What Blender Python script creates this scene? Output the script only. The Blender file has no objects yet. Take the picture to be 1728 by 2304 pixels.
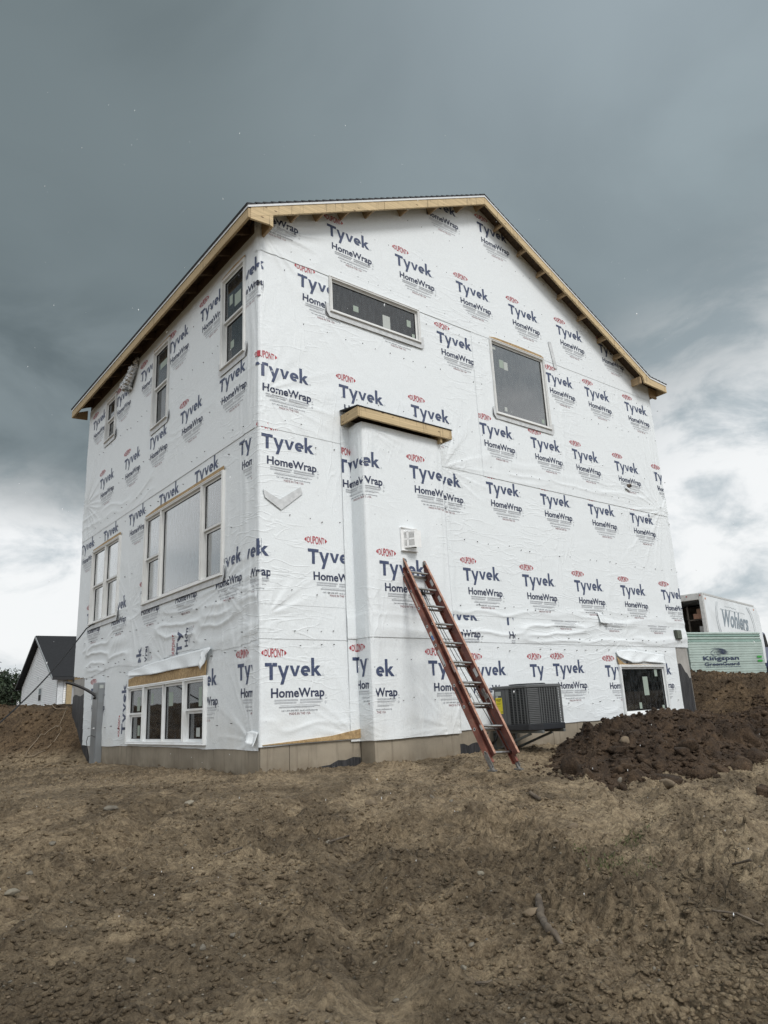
import bpy, bmesh, math, random
import numpy as np
from mathutils import Vector, Matrix
PI = math.pi
R_ = math.radians
random.seed(7)
S = bpy.context.scene
COL = S.collection

# ------------------------------------------------------------------ camera
CAM = Vector((-4.3655, -7.9714, 0.688))
yaw, pitch, roll = R_(38.818), R_(15.2625), R_(-2.7956)
f = Vector((math.cos(pitch) * math.sin(yaw), math.cos(pitch) * math.cos(yaw), math.sin(pitch)))
r0 = Vector((math.cos(yaw), -math.sin(yaw), 0))
u0 = r0.cross(f)
r = math.cos(roll) * r0 + math.sin(roll) * u0
u = -math.sin(roll) * r0 + math.cos(roll) * u0
cam_d = bpy.data.cameras.new('camera')
cam = bpy.data.objects.new('camera', cam_d)
COL.objects.link(cam)
cam.matrix_world = Matrix(((r.x, u.x, -f.x, CAM.x), (r.y, u.y, -f.y, CAM.y), (r.z, u.z, -f.z, CAM.z), (0, 0, 0, 1)))
cam_d.sensor_fit = 'VERTICAL'
cam_d.sensor_height = 36.0
cam_d.lens = 1627.7 / 2304 * 36.0
cam_d.clip_start = 0.05
cam_d.clip_end = 2000
S.camera = cam

# ------------------------------------------------------------------ light
S.view_settings.view_transform = 'Standard'
S.view_settings.look = 'None'
S.view_settings.gamma = 1.0
S.view_settings.use_curve_mapping = False
S.view_settings.exposure = 0.5
SUN_EL, SUN_AZ = R_(46), R_(184)      # azimuth clockwise from +Y
sun_d = bpy.data.lights.new('sun', 'SUN')
sun_d.energy = 1.45
sun_d.angle = R_(18)
sun_d.color = (1.0, 0.97, 0.93)
sun = bpy.data.objects.new('sun', sun_d)
COL.objects.link(sun)
sdir = Vector((math.sin(SUN_AZ) * math.cos(SUN_EL), math.cos(SUN_AZ) * math.cos(SUN_EL), math.sin(SUN_EL)))
sun.rotation_euler = sdir.to_track_quat('Z', 'Y').to_euler()

W = bpy.data.worlds.new('World')
S.world = W
W.use_nodes = True
wn, wl = W.node_tree.nodes, W.node_tree.links
wn.clear()


class NT:
    """small helper for building node trees"""
    def __init__(s, tree):
        s.t = tree

    def n(s, typ, **kw):
        nd = s.t.nodes.new(typ)
        for k, v in kw.items():
            setattr(nd, k, v)
        return nd

    def put(s, sock, v):
        if isinstance(v, bpy.types.NodeSocket):
            s.t.links.new(v, sock)
        elif isinstance(v, (tuple, list)) and sock.type == 'RGBA' and len(v) == 3:
            sock.default_value = (*v, 1)
        else:
            sock.default_value = v

    def math(s, op, a, b=None, c=None, clamp=False):
        nd = s.n('ShaderNodeMath', operation=op, use_clamp=clamp)
        s.put(nd.inputs[0], a)
        if b is not None:
            s.put(nd.inputs[1], b)
        if c is not None:
            s.put(nd.inputs[2], c)
        return nd.outputs[0]

    def ss(s, x, a, b, lo=0.0, hi=1.0):
        nd = s.n('ShaderNodeMapRange', interpolation_type='SMOOTHSTEP')
        s.put(nd.inputs[0], x)
        s.put(nd.inputs[1], a)
        s.put(nd.inputs[2], b)
        s.put(nd.inputs[3], lo)
        s.put(nd.inputs[4], hi)
        return nd.outputs[0]

    def mix(s, fac, a, b, blend='MIX'):
        nd = s.n('ShaderNodeMix', data_type='RGBA', blend_type=blend)
        s.put(nd.inputs[0], fac)
        s.put(nd.inputs[6], a)
        s.put(nd.inputs[7], b)
        return nd.outputs[2]

    def noise(s, vec, scale, detail=3, rough=0.5, dist=0.0, dims='3D'):
        nd = s.n('ShaderNodeTexNoise', noise_dimensions=dims)
        if vec is not None:
            s.put(nd.inputs['Vector'], vec)
        nd.inputs['Scale'].default_value = scale
        nd.inputs['Detail'].default_value = detail
        nd.inputs['Roughness'].default_value = rough
        nd.inputs['Distortion'].default_value = dist
        return nd.outputs[0]

    def map(s, vec, scale=(1, 1, 1), rot=(0, 0, 0), loc=(0, 0, 0)):
        nd = s.n('ShaderNodeMapping')
        s.put(nd.inputs[0], vec)
        nd.inputs[1].default_value = loc
        nd.inputs[2].default_value = rot
        nd.inputs[3].default_value = scale
        return nd.outputs[0]

    def dot(s, a, b):
        nd = s.n('ShaderNodeVectorMath', operation='DOT_PRODUCT')
        s.put(nd.inputs[0], a)
        s.put(nd.inputs[1], b)
        return nd.outputs['Value']


w = NT(W.node_tree)
tc = w.n('ShaderNodeTexCoord').outputs['Generated']
sky = w.n('ShaderNodeTexSky')
sky.sky_type = 'NISHITA'
sky.sun_disc = False
sky.sun_elevation = SUN_EL
sky.sun_rotation = SUN_AZ
sky.air_density = 1.2
sky.dust_density = 2.0
vh = Vector((math.sin(yaw), math.cos(yaw), 0))          # heading of the storm cloud
vr = Vector((math.cos(yaw), -math.sin(yaw), 0))
sep = w.n('ShaderNodeSeparateXYZ')
w.put(sep.inputs[0], tc)
el = sep.outputs[2]
fwd = w.dot(tc, tuple(vh))
rgt = w.dot(tc, tuple(vr))
# cloud-plane coordinates: direction divided by height, so clouds flatten to the horizon
den = w.math('ADD', w.math('MAXIMUM', el, 0.0), 0.16)
cpx = w.math('DIVIDE', fwd, den)
cpy = w.math('DIVIDE', rgt, den)
cmb = w.n('ShaderNodeCombineXYZ')
w.put(cmb.inputs[0], cpx)
w.put(cmb.inputs[1], cpy)
cp = cmb.outputs[0]
n_big = w.noise(w.map(cp, (0.55, 0.55, 1), loc=(3.1, 1.2, 0)), 1.0, 3, 0.5, 0.3)
n_mid = w.noise(w.map(cp, (0.8, 0.8, 1), loc=(0.4, 5.2, 2)), 1.6, 6, 0.55, 0.4)
n_puff = w.noise(w.map(tc, (1, 1, 2.0), loc=(0.3, 0.1, 0.2)), 6.0, 8, 0.60, 0.4)
# the heavy cloud: high and to the left of the heading; thins to the right and to the horizon
edge = w.math('ADD', w.math('MULTIPLY', w.math('MAXIMUM', rgt, 0.0), 0.30), 0.275)
edge = w.math('ADD', edge, w.math('MULTIPLY', w.math('MAXIMUM', w.math('SUBTRACT', -0.5, rgt), 0.0), 0.5))                # height of its lower edge
edge = w.math('ADD', edge, w.math('MULTIPLY', w.math('SUBTRACT', n_mid, 0.5), 0.14))
soft = w.ss(rgt, -0.2, 0.4, 0.075, 0.17)                                    # the edge is softer on the right
low = w.ss(w.math('DIVIDE', w.math('SUBTRACT', el, edge), soft), -1.0, 1.0)  # 0 low (bright), 1 in the cloud
ahead = w.ss(fwd, -0.45, 0.35)
dark = w.math('MULTIPLY', low, ahead)
storm = w.mix(w.ss(rgt, -0.25, 0.45), (0.166, 0.203, 0.213), (0.285, 0.342, 0.365))
storm = w.mix(w.ss(n_big, 0.3, 0.7), w.mix(1.0, storm, (0.80, 0.81, 0.82), 'MULTIPLY'),
              w.mix(1.0, storm, (1.15, 1.15, 1.15), 'MULTIPLY'))
lump = w.noise(w.map(tc, (1, 1, 1.5), loc=(2.0, 0.3, 0.9)), 2.3, 5, 0.5, 0.6)
storm = w.mix(w.ss(lump, 0.34, 0.66), w.mix(1.0, storm, (0.90, 0.905, 0.91), 'MULTIPLY'), w.mix(1.0, storm, (1.10, 1.10, 1.10), 'MULTIPLY'))
top_light = w.ss(el, 0.55, 0.85)
storm = w.mix(w.math('MULTIPLY', top_light, w.ss(rgt, -0.25, 0.4)), storm, (0.36, 0.425, 0.465))
# slate belly above the edge on the left, with paler streaks
belly = w.math('MULTIPLY', w.ss(el, 0.56, 0.40), w.ss(rgt, 0.25, -0.25))
stre = w.noise(w.map(tc, (1.5, 1.5, 2.6), (0.05, 0.0, 0.0)), 3.4, 6, 0.52, 0.5)
bel_c = w.mix(w.ss(stre, 0.34, 0.66), (0.112, 0.142, 0.152), (0.235, 0.28, 0.295))
storm = w.mix(w.math('MULTIPLY', belly, 0.8), storm, bel_c)
bright = w.mix(w.ss(n_puff, 0.36, 0.60), (0.47, 0.54, 0.58), (0.95, 0.965, 0.97))
bright = w.mix(w.ss(el, 0.14, 0.02), bright, w.mix(w.ss(n_puff, 0.3, 0.7), (0.80, 0.83, 0.845), (0.97, 0.975, 0.98)))
back = w.mix(w.ss(n_mid, 0.3, 0.7), (0.95, 0.99, 1.03), (1.25, 1.27, 1.29))  # thin bright overcast behind
bright = w.mix(w.ss(fwd, 0.25, -0.5), bright, back)
cloud = w.mix(dark, bright, storm)
EXPC = 1.0 / 2 ** 0.5
bg_cloud = w.n('ShaderNodeBackground')
w.put(bg_cloud.inputs[0], cloud)
bg_cloud.inputs[1].default_value = EXPC
bg_sky = w.n('ShaderNodeBackground')
w.put(bg_sky.inputs[0], sky.outputs[0])
bg_sky.inputs[1].default_value = 0.06
msh = w.n('ShaderNodeMixShader')
msh.inputs[0].default_value = 0.95
wl.new(bg_sky.outputs[0], msh.inputs[1])
wl.new(bg_cloud.outputs[0], msh.inputs[2])
wo = w.n('ShaderNodeOutputWorld')
wl.new(msh.outputs[0], wo.inputs[0])

# ------------------------------------------------------------------ numpy noise
def _hash(ix, iy, seed):
    h = (ix.astype(np.int64) * 374761393 + iy.astype(np.int64) * 668265263 + seed * 1442695041) & 0xffffffff
    h = ((h ^ (h >> 13)) * 1274126177) & 0xffffffff
    return ((h ^ (h >> 16)) & 0xffffff) / float(0xffffff)


def vnoise(x, y, seed=0):
    x = np.asarray(x, float)
    y = np.asarray(y, float)
    ix, iy = np.floor(x), np.floor(y)
    fx, fy = x - ix, y - iy
    fx = fx * fx * fx * (fx * (fx * 6 - 15) + 10)
    fy = fy * fy * fy * (fy * (fy * 6 - 15) + 10)
    a, b = _hash(ix, iy, seed), _hash(ix + 1, iy, seed)
    c, d = _hash(ix, iy + 1, seed), _hash(ix + 1, iy + 1, seed)
    return (a + (b - a) * fx) * (1 - fy) + (c + (d - c) * fx) * fy


def fbm(x, y, oct=4, seed=0, gain=0.5):
    t, a, n = 0, 1.0, 0
    for i in range(oct):
        t = t + a * (vnoise(x, y, seed + i * 17) - 0.5)
        n += a
        x, y = x * 2.03 + 5.7, y * 2.03 + 1.3
        a *= gain
    return t / n


def ridged(x, y, seed=0, p=4.0):
    return (1 - np.abs(2 * vnoise(x, y, seed) - 1)) ** p


def worley(x, y, seed=0):
    ix, iy = np.floor(x), np.floor(y)
    best = np.full(np.shape(x), 9.0)
    cid = np.zeros(np.shape(x))
    for dx in (-1, 0, 1):
        for dy in (-1, 0, 1):
            jx, jy = ix + dx, iy + dy
            px = jx + _hash(jx, jy, seed)
            py = jy + _hash(jx, jy, seed + 91)
            d = np.hypot(px - x, py - y)
            m = d < best
            best = np.where(m, d, best)
            cid = np.where(m, _hash(jx, jy, seed + 7), cid)
    return best, cid


def sstep(a, b, x):
    t = np.clip((np.asarray(x, float) - a) / (b - a), 0, 1)
    return t * t * (3 - 2 * t)


# ------------------------------------------------------------------ materials
MATS = {}


def newmat(name):
    m = bpy.data.materials.new(name)
    m.use_nodes = True
    m.node_tree.nodes.clear()
    t = NT(m.node_tree)
    b = t.n('ShaderNodeBsdfPrincipled')
    o = t.n('ShaderNodeOutputMaterial')
    m.node_tree.links.new(b.outputs[0], o.inputs[0])
    MATS[name] = m
    return m, t, b


def geo(t):
    return t.n('ShaderNodeNewGeometry').outputs['Position']


def bump(t, b, h, strength=0.5, dist=0.01):
    nd = t.n('ShaderNodeBump')
    nd.inputs['Strength'].default_value = strength
    nd.inputs['Distance'].default_value = dist
    t.put(nd.inputs['Height'], h)
    t.put(b.inputs['Normal'], nd.outputs[0])


def plain(name, col, rough=0.6, metal=0.0, var=0.12, scale=8.0, bmp=0.15, bscale=60, bdist=0.003, spec=0.5, dirt=None, dirt_amt=0.3):
    m, t, b = newmat(name)
    g = geo(t)
    n1 = t.noise(g, scale, 4, 0.6)
    dk = tuple(c * (1 - var) for c in col)
    lt = tuple(min(1, c * (1 + var)) for c in col)
    c = t.mix(t.ss(n1, 0.3, 0.7), dk, lt)
    if dirt:
        n2 = t.noise(g, scale * 0.6, 6, 0.7, 0.5)
        c = t.mix(t.math('MULTIPLY', t.ss(n2, 0.48, 0.72), dirt_amt), c, dirt)
    t.put(b.inputs['Base Color'], c)
    b.inputs['Roughness'].default_value = rough
    b.inputs['Metallic'].default_value = metal
    b.inputs['Specular IOR Level'].default_value = spec
    if bmp:
        bump(t, b, t.noise(g, bscale, 3, 0.6), bmp, bdist)
    return m


def wrap_height(t):
    """fine creases of the sheet, in world space so that sheet and print agree"""
    g = geo(t)
    def ridge(vec, scale, det, lo):
        n = t.noise(vec, scale, det, 0.45, 0.6)
        a = t.math('ABSOLUTE', t.math('SUBTRACT', n, 0.5))
        return t.ss(a, lo, 0.0)
    mask = t.ss(t.noise(g, 0.55, 2, 0.5), 0.45, 0.68)
    mask2 = t.ss(t.noise(t.map(g, loc=(7, 3, 1)), 0.8, 2, 0.5), 0.42, 0.66)
    r1 = ridge(t.map(g, (1, 1, 0.22), (0.3, 0.3, 0.0)), 5.0, 2, 0.05)
    r2 = ridge(t.map(g, (0.32, 0.32, 1.4), (-0.3, 0.25, 0.2)), 5.0, 2, 0.045)
    fine = t.noise(g, 38, 3, 0.6)
    und = t.noise(g, 3.2, 3, 0.55, 0.5)
    grit = t.noise(g, 160, 2, 0.5)
    h = t.math('ADD', t.math('MULTIPLY', r1, t.math('MULTIPLY', mask, 0.22)), t.math('MULTIPLY', r2, t.math('MULTIPLY', mask2, 0.16)))
    h = t.math('ADD', h, t.math('MULTIPLY', fine, 0.10))
    h = t.math('ADD', h, t.math('MULTIPLY', und, 0.45))
    h = t.math('ADD', h, t.math('MULTIPLY', grit, 0.03))
    return h


def wrap_mat(name, col, rough=0.5, mottle=0.05):
    m, t, b = newmat(name)
    g = geo(t)
    n = t.noise(g, 55, 4, 0.65)
    n2 = t.noise(g, 1.1, 4, 0.6)
    c = t.mix(t.ss(n, 0.35, 0.65), tuple(x * (1 - mottle) for x in col), tuple(min(1, x * (1 + mottle * 0.4)) for x in col))
    # rain-borne mud splash: sparse and faint, strongest near the ground
    z = t.n('ShaderNodeSeparateXYZ')
    t.put(z.inputs[0], g)
    low = t.ss(z.outputs[2], 1.1, 0.3)
    c = t.mix(t.math('MULTIPLY', t.math('MULTIPLY', low, t.ss(n2, 0.4, 0.7)), 0.28), c, (0.50, 0.46, 0.38))
    spk = t.ss(t.noise(g, 30, 2, 0.5), 0.735, 0.76)
    c = t.mix(t.math('MULTIPLY', spk, 0.35), c, (0.22, 0.22, 0.22))
    t.put(b.inputs['Base Color'], c)
    b.inputs['Roughness'].default_value = rough
    b.inputs['Specular IOR Level'].default_value = 0.45
    bump(t, b, wrap_height(t), 0.75, 0.022)
    return m


M_wrap = wrap_mat('housewrap white', (0.735, 0.775, 0.795))
M_navy = wrap_mat('print navy', (0.055, 0.075, 0.145), 0.5, 0.2)
M_navy2 = wrap_mat('print dark navy', (0.030, 0.040, 0.085), 0.5, 0.2)
M_red = wrap_mat('print red', (0.42, 0.050, 0.065), 0.5, 0.2)
M_grey = wrap_mat('print grey', (0.42, 0.44, 0.47), 0.5, 0.1)
M_dk = wrap_mat('print small', (0.16, 0.17, 0.20), 0.5, 0.1)
M_tape = plain('flashing tape grey', (0.55, 0.57, 0.58), 0.42, var=0.12, scale=14, bmp=0.4, bscale=30, bdist=0.006)
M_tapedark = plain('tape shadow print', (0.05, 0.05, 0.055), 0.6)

# lumber ---------------------------------------------------------------
def lumber(name, col, knots=True, along='X'):
    m, t, b = newmat(name)
    co = t.n('ShaderNodeTexCoord').outputs['Object']
    sc = {'X': (0.6, 9, 9), 'Y': (9, 0.6, 9), 'Z': (9, 9, 0.6)}[along]
    g1 = t.noise(t.map(co, sc), 2.2, 5, 0.6, 0.8)
    wv = t.n('ShaderNodeTexWave', wave_type='BANDS')
    wv.bands_direction = 'Z' if along != 'Z' else 'X'
    t.put(wv.inputs['Vector'], t.map(co, tuple(s_ * 0.35 for s_ in sc)))
    wv.inputs['Scale'].default_value = 3.0
    wv.inputs['Distortion'].default_value = 5.0
    wv.inputs['Detail'].default_value = 3
    c = t.mix(t.ss(g1, 0.3, 0.75), tuple(x * 0.80 for x in col), tuple(min(1, x * 1.1) for x in col))
    c = t.mix(t.math('MULTIPLY', wv.outputs[0], 0.30), c, tuple(x * 0.62 for x in col))
    if knots:
        vo = t.n('ShaderNodeTexVoronoi')
        t.put(vo.inputs['Vector'], t.map(co, (3.0, 3.0, 7.0)))
        vo.inputs['Scale'].default_value = 1.6
        k = t.math('MULTIPLY', t.ss(vo.outputs[0], 0.17, 0.07), t.ss(t.noise(co, 2.1, 2), 0.40, 0.50))
        c = t.mix(t.math('MULTIPLY', k, 0.85), c, (0.09, 0.045, 0.02))
        st = t.ss(t.noise(t.map(co, (14, 14, 0.8)), 2.0, 4, 0.65), 0.58, 0.66)
        c = t.mix(t.math('MULTIPLY', st, 0.55), c, (0.13, 0.09, 0.05))
    t.put(b.inputs['Base Color'], c)
    b.inputs['Roughness'].default_value = 0.7
    bump(t, b, g1, 0.2, 0.004)
    return m


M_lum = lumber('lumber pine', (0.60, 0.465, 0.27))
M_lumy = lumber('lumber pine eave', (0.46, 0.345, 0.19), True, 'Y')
M_tail = lumber('lumber tails shaded', (0.11, 0.072, 0.042), False, 'Y')  # eave shade painted into the tails and blocking
M_lumd = lumber('lumber shaded', (0.40, 0.285, 0.16), True, 'Y')  # pine toned down: shade under the overhang put into the colour


def osb(name, c0, c1, c2):
    m, t, b = newmat(name)
    g = geo(t)
    vo = t.n('ShaderNodeTexVoronoi', feature='F1')
    t.put(vo.inputs['Vector'], t.map(g, (1.0, 1.0, 1.0), (0.4, 0.9, 0.3)))
    vo.inputs['Scale'].default_value = 34
    n = t.noise(g, 22, 5, 0.7, 1.5)
    c = t.mix(t.ss(n, 0.35, 0.65), c0, c1)
    hs = t.n('ShaderNodeSeparateColor')
    t.put(hs.inputs[0], vo.outputs['Color'])
    c = t.mix(t.math('MULTIPLY', hs.outputs[0], 0.6), c, c2)
    t.put(b.inputs['Base Color'], c)
    b.inputs['Roughness'].default_value = 0.75
    bump(t, b, vo.outputs['Color'], 0.35, 0.004)
    return m


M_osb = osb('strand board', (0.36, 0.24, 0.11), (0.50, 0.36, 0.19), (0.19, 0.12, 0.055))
M_osbd = osb('strand board shaded underside', (0.060, 0.038, 0.020), (0.10, 0.065, 0.036), (0.025, 0.016, 0.010))  # near-dark tone paints in the shade below the roof deck
M_shingle = plain('shingle black', (0.030, 0.032, 0.036), 0.85, var=0.4, scale=30, bmp=0.5, bscale=250, bdist=0.003)
M_drip = plain('drip edge white', (0.66, 0.68, 0.69), 0.35, var=0.04)
M_frame = plain('window vinyl', (0.68, 0.69, 0.68), 0.42, var=0.05, scale=3, bmp=0.03, dirt=(0.42, 0.41, 0.38), dirt_amt=0.2)
M_framew = plain('window vinyl white', (0.76, 0.78, 0.78), 0.4, var=0.04, scale=3, bmp=0.03, dirt=(0.40, 0.36, 0.29), dirt_amt=0.25)
M_gasket = plain('gasket black', (0.02, 0.02, 0.022), 0.6)
M_sticker = plain('sticker pale green', (0.30, 0.36, 0.31), 0.6, var=0.08, scale=40)
M_stickerw = plain('sticker white', (0.42, 0.45, 0.43), 0.6, var=0.06, scale=40)
M_int = plain('interior drywall', (0.13, 0.18, 0.26), 0.9, var=0.15, scale=1.2)  # the panes' blue sky reflection is put into this colour
M_intw = plain('interior stud wall', (0.09, 0.13, 0.19), 0.9, var=0.3, scale=3)  # same blue reflection tint for the partitions
M_gap = plain('dark gap', (0.015, 0.015, 0.015), 0.9)


def glassmat(name, tint, refl_rough, streak, gain=1.9):
    m = bpy.data.materials.new(name)
    m.use_nodes = True
    m.node_tree.nodes.clear()
    t = NT(m.node_tree)
    tr = t.n('ShaderNodeBsdfTransparent')
    tr.inputs[0].default_value = (*tint, 1)
    gl = t.n('ShaderNodeBsdfGlossy')
    gl.inputs['Roughness'].default_value = refl_rough
    gl.inputs['Color'].default_value = (0.93, 0.95, 0.96, 1)
    g = geo(t)
    st = t.noise(t.map(g, (9, 9, 1.4), (0.12, 0.12, 0)), 5.0, 3, 0.6)
    bp = t.n('ShaderNodeBump')
    bp.inputs['Strength'].default_value = 0.35
    bp.inputs['Distance'].default_value = 0.0016 * (streak - 0.9)
    t.put(bp.inputs['Height'], st)
    t.put(gl.inputs['Normal'], bp.outputs[0])
    fr = t.n('ShaderNodeFresnel')
    fr.inputs[0].default_value = 1.62
    fac = t.math('MULTIPLY', fr.outputs[0], gain, clamp=True)       # two panes reflect about twice
    mx = t.n('ShaderNodeMixShader')
    t.put(mx.inputs[0], fac)
    t.t.links.new(tr.outputs[0], mx.inputs[1])
    t.t.links.new(gl.outputs[0], mx.inputs[2])
    # dried rain film: faint pale scatter
    df = t.n('ShaderNodeBsdfDiffuse')
    df.inputs[0].default_value = (0.55, 0.55, 0.54, 1)
    mx2 = t.n('ShaderNodeMixShader')
    t.put(mx2.inputs[0], t.math('MULTIPLY', t.ss(st, 0.35, 0.75), 0.07 * streak))
    t.t.links.new(mx.outputs[0], mx2.inputs[1])
    t.t.links.new(df.outputs[0], mx2.inputs[2])
    o = t.n('ShaderNodeOutputMaterial')
    t.t.links.new(mx2.outputs[0], o.inputs[0])
    return m


M_glass = glassmat('window glass', (0.36, 0.47, 0.56), 0.02, 1.0, 1.25)
M_glassb = glassmat('window glass pale', (0.50, 0.55, 0.55), 0.04, 1.6, 3.0)
M_glassr = glassmat('window glass streaked by rain', (0.45, 0.48, 0.48), 0.05, 3.0, 3.0)


def concrete(name, col):
    m, t, b = newmat(name)
    g = geo(t)
    n1 = t.noise(g, 1.7, 5, 0.6)
    st = t.noise(t.map(g, (7, 7, 0.55)), 2.4, 4, 0.6, 0.3)
    fine = t.noise(g, 60, 4, 0.6)
    c = t.mix(t.ss(n1, 0.3, 0.7), tuple(x * 0.78 for x in col), tuple(x * 1.12 for x in col))
    c = t.mix(t.math('MULTIPLY', t.ss(st, 0.52, 0.72), 0.45), c, (0.13, 0.105, 0.075))
    z = t.n('ShaderNodeSeparateXYZ')
    t.put(z.inputs[0], g)
    mud = t.math('MULTIPLY', t.ss(z.outputs[2], 0.24, -0.05), t.ss(t.noise(g, 5, 4), 0.3, 0.6))
    c = t.mix(t.math('MULTIPLY', mud, 0.7), c, (0.15, 0.115, 0.075))
    t.put(b.inputs['Base Color'], c)
    b.inputs['Roughness'].default_value = 0.85
    bump(t, b, t.math('ADD', fine, st), 0.35, 0.006)
    return m


M_conc = concrete('concrete', (0.285, 0.248, 0.190))
M_concw = concrete('concrete pale', (0.34, 0.33, 0.31))


def tarmat():
    m, t, b = newmat('damp proof tar')
    g = geo(t)
    st = t.noise(t.map(g, (12, 12, 0.9)), 3, 4, 0.65, 0.4)
    c = t.mix(t.ss(st, 0.35, 0.7), (0.012, 0.012, 0.014), (0.055, 0.055, 0.058))
    t.put(b.inputs['Base Color'], c)
    b.inputs['Roughness'].default_value = 0.62
    bump(t, b, st, 0.6, 0.01)


tarmat()
M_tar = MATS['damp proof tar']


def soil(name, c_dark, c_mid, c_light, damp=0.5, patch=True):
    m, t, b = newmat(name)
    g = geo(t)
    big = t.noise(g, 0.45, 4, 0.6, 0.4)
    mid = t.noise(g, 2.6, 5, 0.62, 0.6)
    small = t.noise(g, 14, 5, 0.65)
    grit = t.noise(g, 70, 4, 0.7)
    c = t.mix(t.ss(mid, 0.32, 0.68), c_dark, c_mid)
    k = t.math('MULTIPLY', t.ss(t.math('ADD', t.math('MULTIPLY', big, 0.62), t.math('MULTIPLY', mid, 0.38)), 0.44, 0.62), 0.75)
    if patch:
        sx = t.n('ShaderNodeSeparateXYZ')
        t.put(sx.inputs[0], g)
        # packed, drying clay lies on the side away from the loose fill
        side = t.ss(t.math('ADD', t.math('SUBTRACT', sx.outputs[0], t.math('MULTIPLY', sx.outputs[1], 0.9)), t.math('MULTIPLY', t.math('SUBTRACT', big, 0.5), 2.5)), 3.7, 5.0)
        k = t.math('MAXIMUM', k, t.math('MULTIPLY', side, t.ss(mid, 0.36, 0.6)))
    c = t.mix(k, c, c_light)
    c = t.mix(t.math('MULTIPLY', t.ss(small, 0.52, 0.70), 0.40), c, tuple(x * 1.45 for x in c_light))
    c = t.mix(t.math('MULTIPLY', t.ss(small, 0.46, 0.28), 0.55), c, tuple(x * 0.55 for x in c_dark))
    c = t.mix(t.math('MULTIPLY', t.ss(grit, 0.62, 0.72), 0.45), c, tuple(x * 1.8 for x in c_light))
    if patch:
        # the graded fill on the banks is a fresher, browner soil than the tracked yard
        hz = t.math('ADD', sx.outputs[2], t.math('MULTIPLY', t.math('SUBTRACT', mid, 0.5), 0.25))
        fill = t.mix(t.ss(small, 0.30, 0.66), (0.034, 0.0225, 0.0135), (0.098, 0.067, 0.041))
        c = t.mix(t.ss(hz, 0.06, 0.30), c, fill)
    t.put(b.inputs['Base Color'], c)
    t.put(b.inputs['Roughness'], t.ss(mid, 0.3, 0.7, 0.72, 0.95))
    b.inputs['Specular IOR Level'].default_value = 0.3
    damp_shade = t.noise(t.map(g, (1.0, 1.5, 1.0), (0, 0, 0.6)), 0.9, 5, 0.62, 0.8)  # broad patches: shading dark spots and damp put into the colour
    crust = t.noise(t.map(g, (1.0, 1.7, 1.0), (0, 0, 0.5)), 7.0, 11, 0.74, 0.7)
    c2_ = t.mix(t.ss(crust, 0.40, 0.60), tuple(x * 0.50 for x in c_dark), tuple(x * 1.05 for x in c_light))  # hollows dark, tops pale: crevice shade painted into the colour
    cc = t.mix(0.42, c, c2_)
    t.put(b.inputs['Base Color'], cc)
    frac = t.noise(g, 26.0, 9, 0.80, 0.4)
    cc = t.mix(0.38, cc, t.mix(t.ss(frac, 0.38, 0.62), tuple(x * 0.45 for x in c_dark), tuple(x * 1.25 for x in c_light)))  # finer relief too gets its hollows' shade in the colour
    vo2 = t.n('ShaderNodeTexVoronoi', feature='F1')
    t.put(vo2.inputs['Vector'], g)
    vo2.inputs['Scale'].default_value = 42
    lumpy = t.ss(vo2.outputs[0], 0.55, 0.05)
    h = t.math('ADD', t.math('MULTIPLY', small, 0.4), t.math('MULTIPLY', grit, 0.4))
    h = t.math('ADD', h, t.math('MULTIPLY', crust, 0.7))
    h = t.math('ADD', h, t.math('MULTIPLY', frac, 0.9))
    h = t.math('ADD', h, t.math('MULTIPLY', t.math('MULTIPLY', lumpy, t.ss(small, 0.42, 0.6)), 0.35))
    cc = t.mix(t.ss(damp_shade, 0.40, 0.60), t.mix(1.0, cc, (0.76, 0.745, 0.73), 'MULTIPLY'), t.mix(1.0, cc, (1.34, 1.33, 1.31), 'MULTIPLY'))
    if patch:
        cc = t.mix(t.ss(hz, 0.08, 0.32), cc, t.mix(1.0, cc, (0.60, 0.53, 0.47), 'MULTIPLY'))
    t.put(b.inputs['Base Color'], cc)
    h = t.math('ADD', h, t.math('MULTIPLY', t.noise(g, 220, 2, 0.6), 0.08))
    # drying cracks
    vo = t.n('ShaderNodeTexVoronoi', feature='DISTANCE_TO_EDGE')
    t.put(vo.inputs['Vector'], t.map(t.mix(0.12, g, t.noise(g, 3, 3)), (1, 1, 1)))
    vo.inputs['Scale'].default_value = 3.2
    crack = t.math('MULTIPLY', t.ss(vo.outputs[0], 0.022, 0.0), t.ss(t.noise(g, 0.9, 3), 0.50, 0.62))
    if patch:
        crack = t.math('MULTIPLY', crack, side)
        h = t.math('SUBTRACT', h, t.math('MULTIPLY', crack, 0.9))
    bump(t, b, h, 1.0, 0.04)
    return m


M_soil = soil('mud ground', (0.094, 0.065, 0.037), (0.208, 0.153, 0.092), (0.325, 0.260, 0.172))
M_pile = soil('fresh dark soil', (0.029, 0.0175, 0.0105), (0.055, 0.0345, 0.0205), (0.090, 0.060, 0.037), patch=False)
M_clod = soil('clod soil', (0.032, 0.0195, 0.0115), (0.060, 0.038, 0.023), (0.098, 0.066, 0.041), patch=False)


def stone_mat(name, col):
    return plain(name, col, 0.8, var=0.3, scale=12, bmp=0.5, bscale=40, bdist=0.004, dirt=(0.10, 0.075, 0.05), dirt_amt=0.8)


M_st = [stone_mat('stone grey', (0.16, 0.145, 0.115)), stone_mat('stone tan', (0.155, 0.118, 0.076)), stone_mat('stone pale', (0.22, 0.20, 0.155))]


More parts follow.
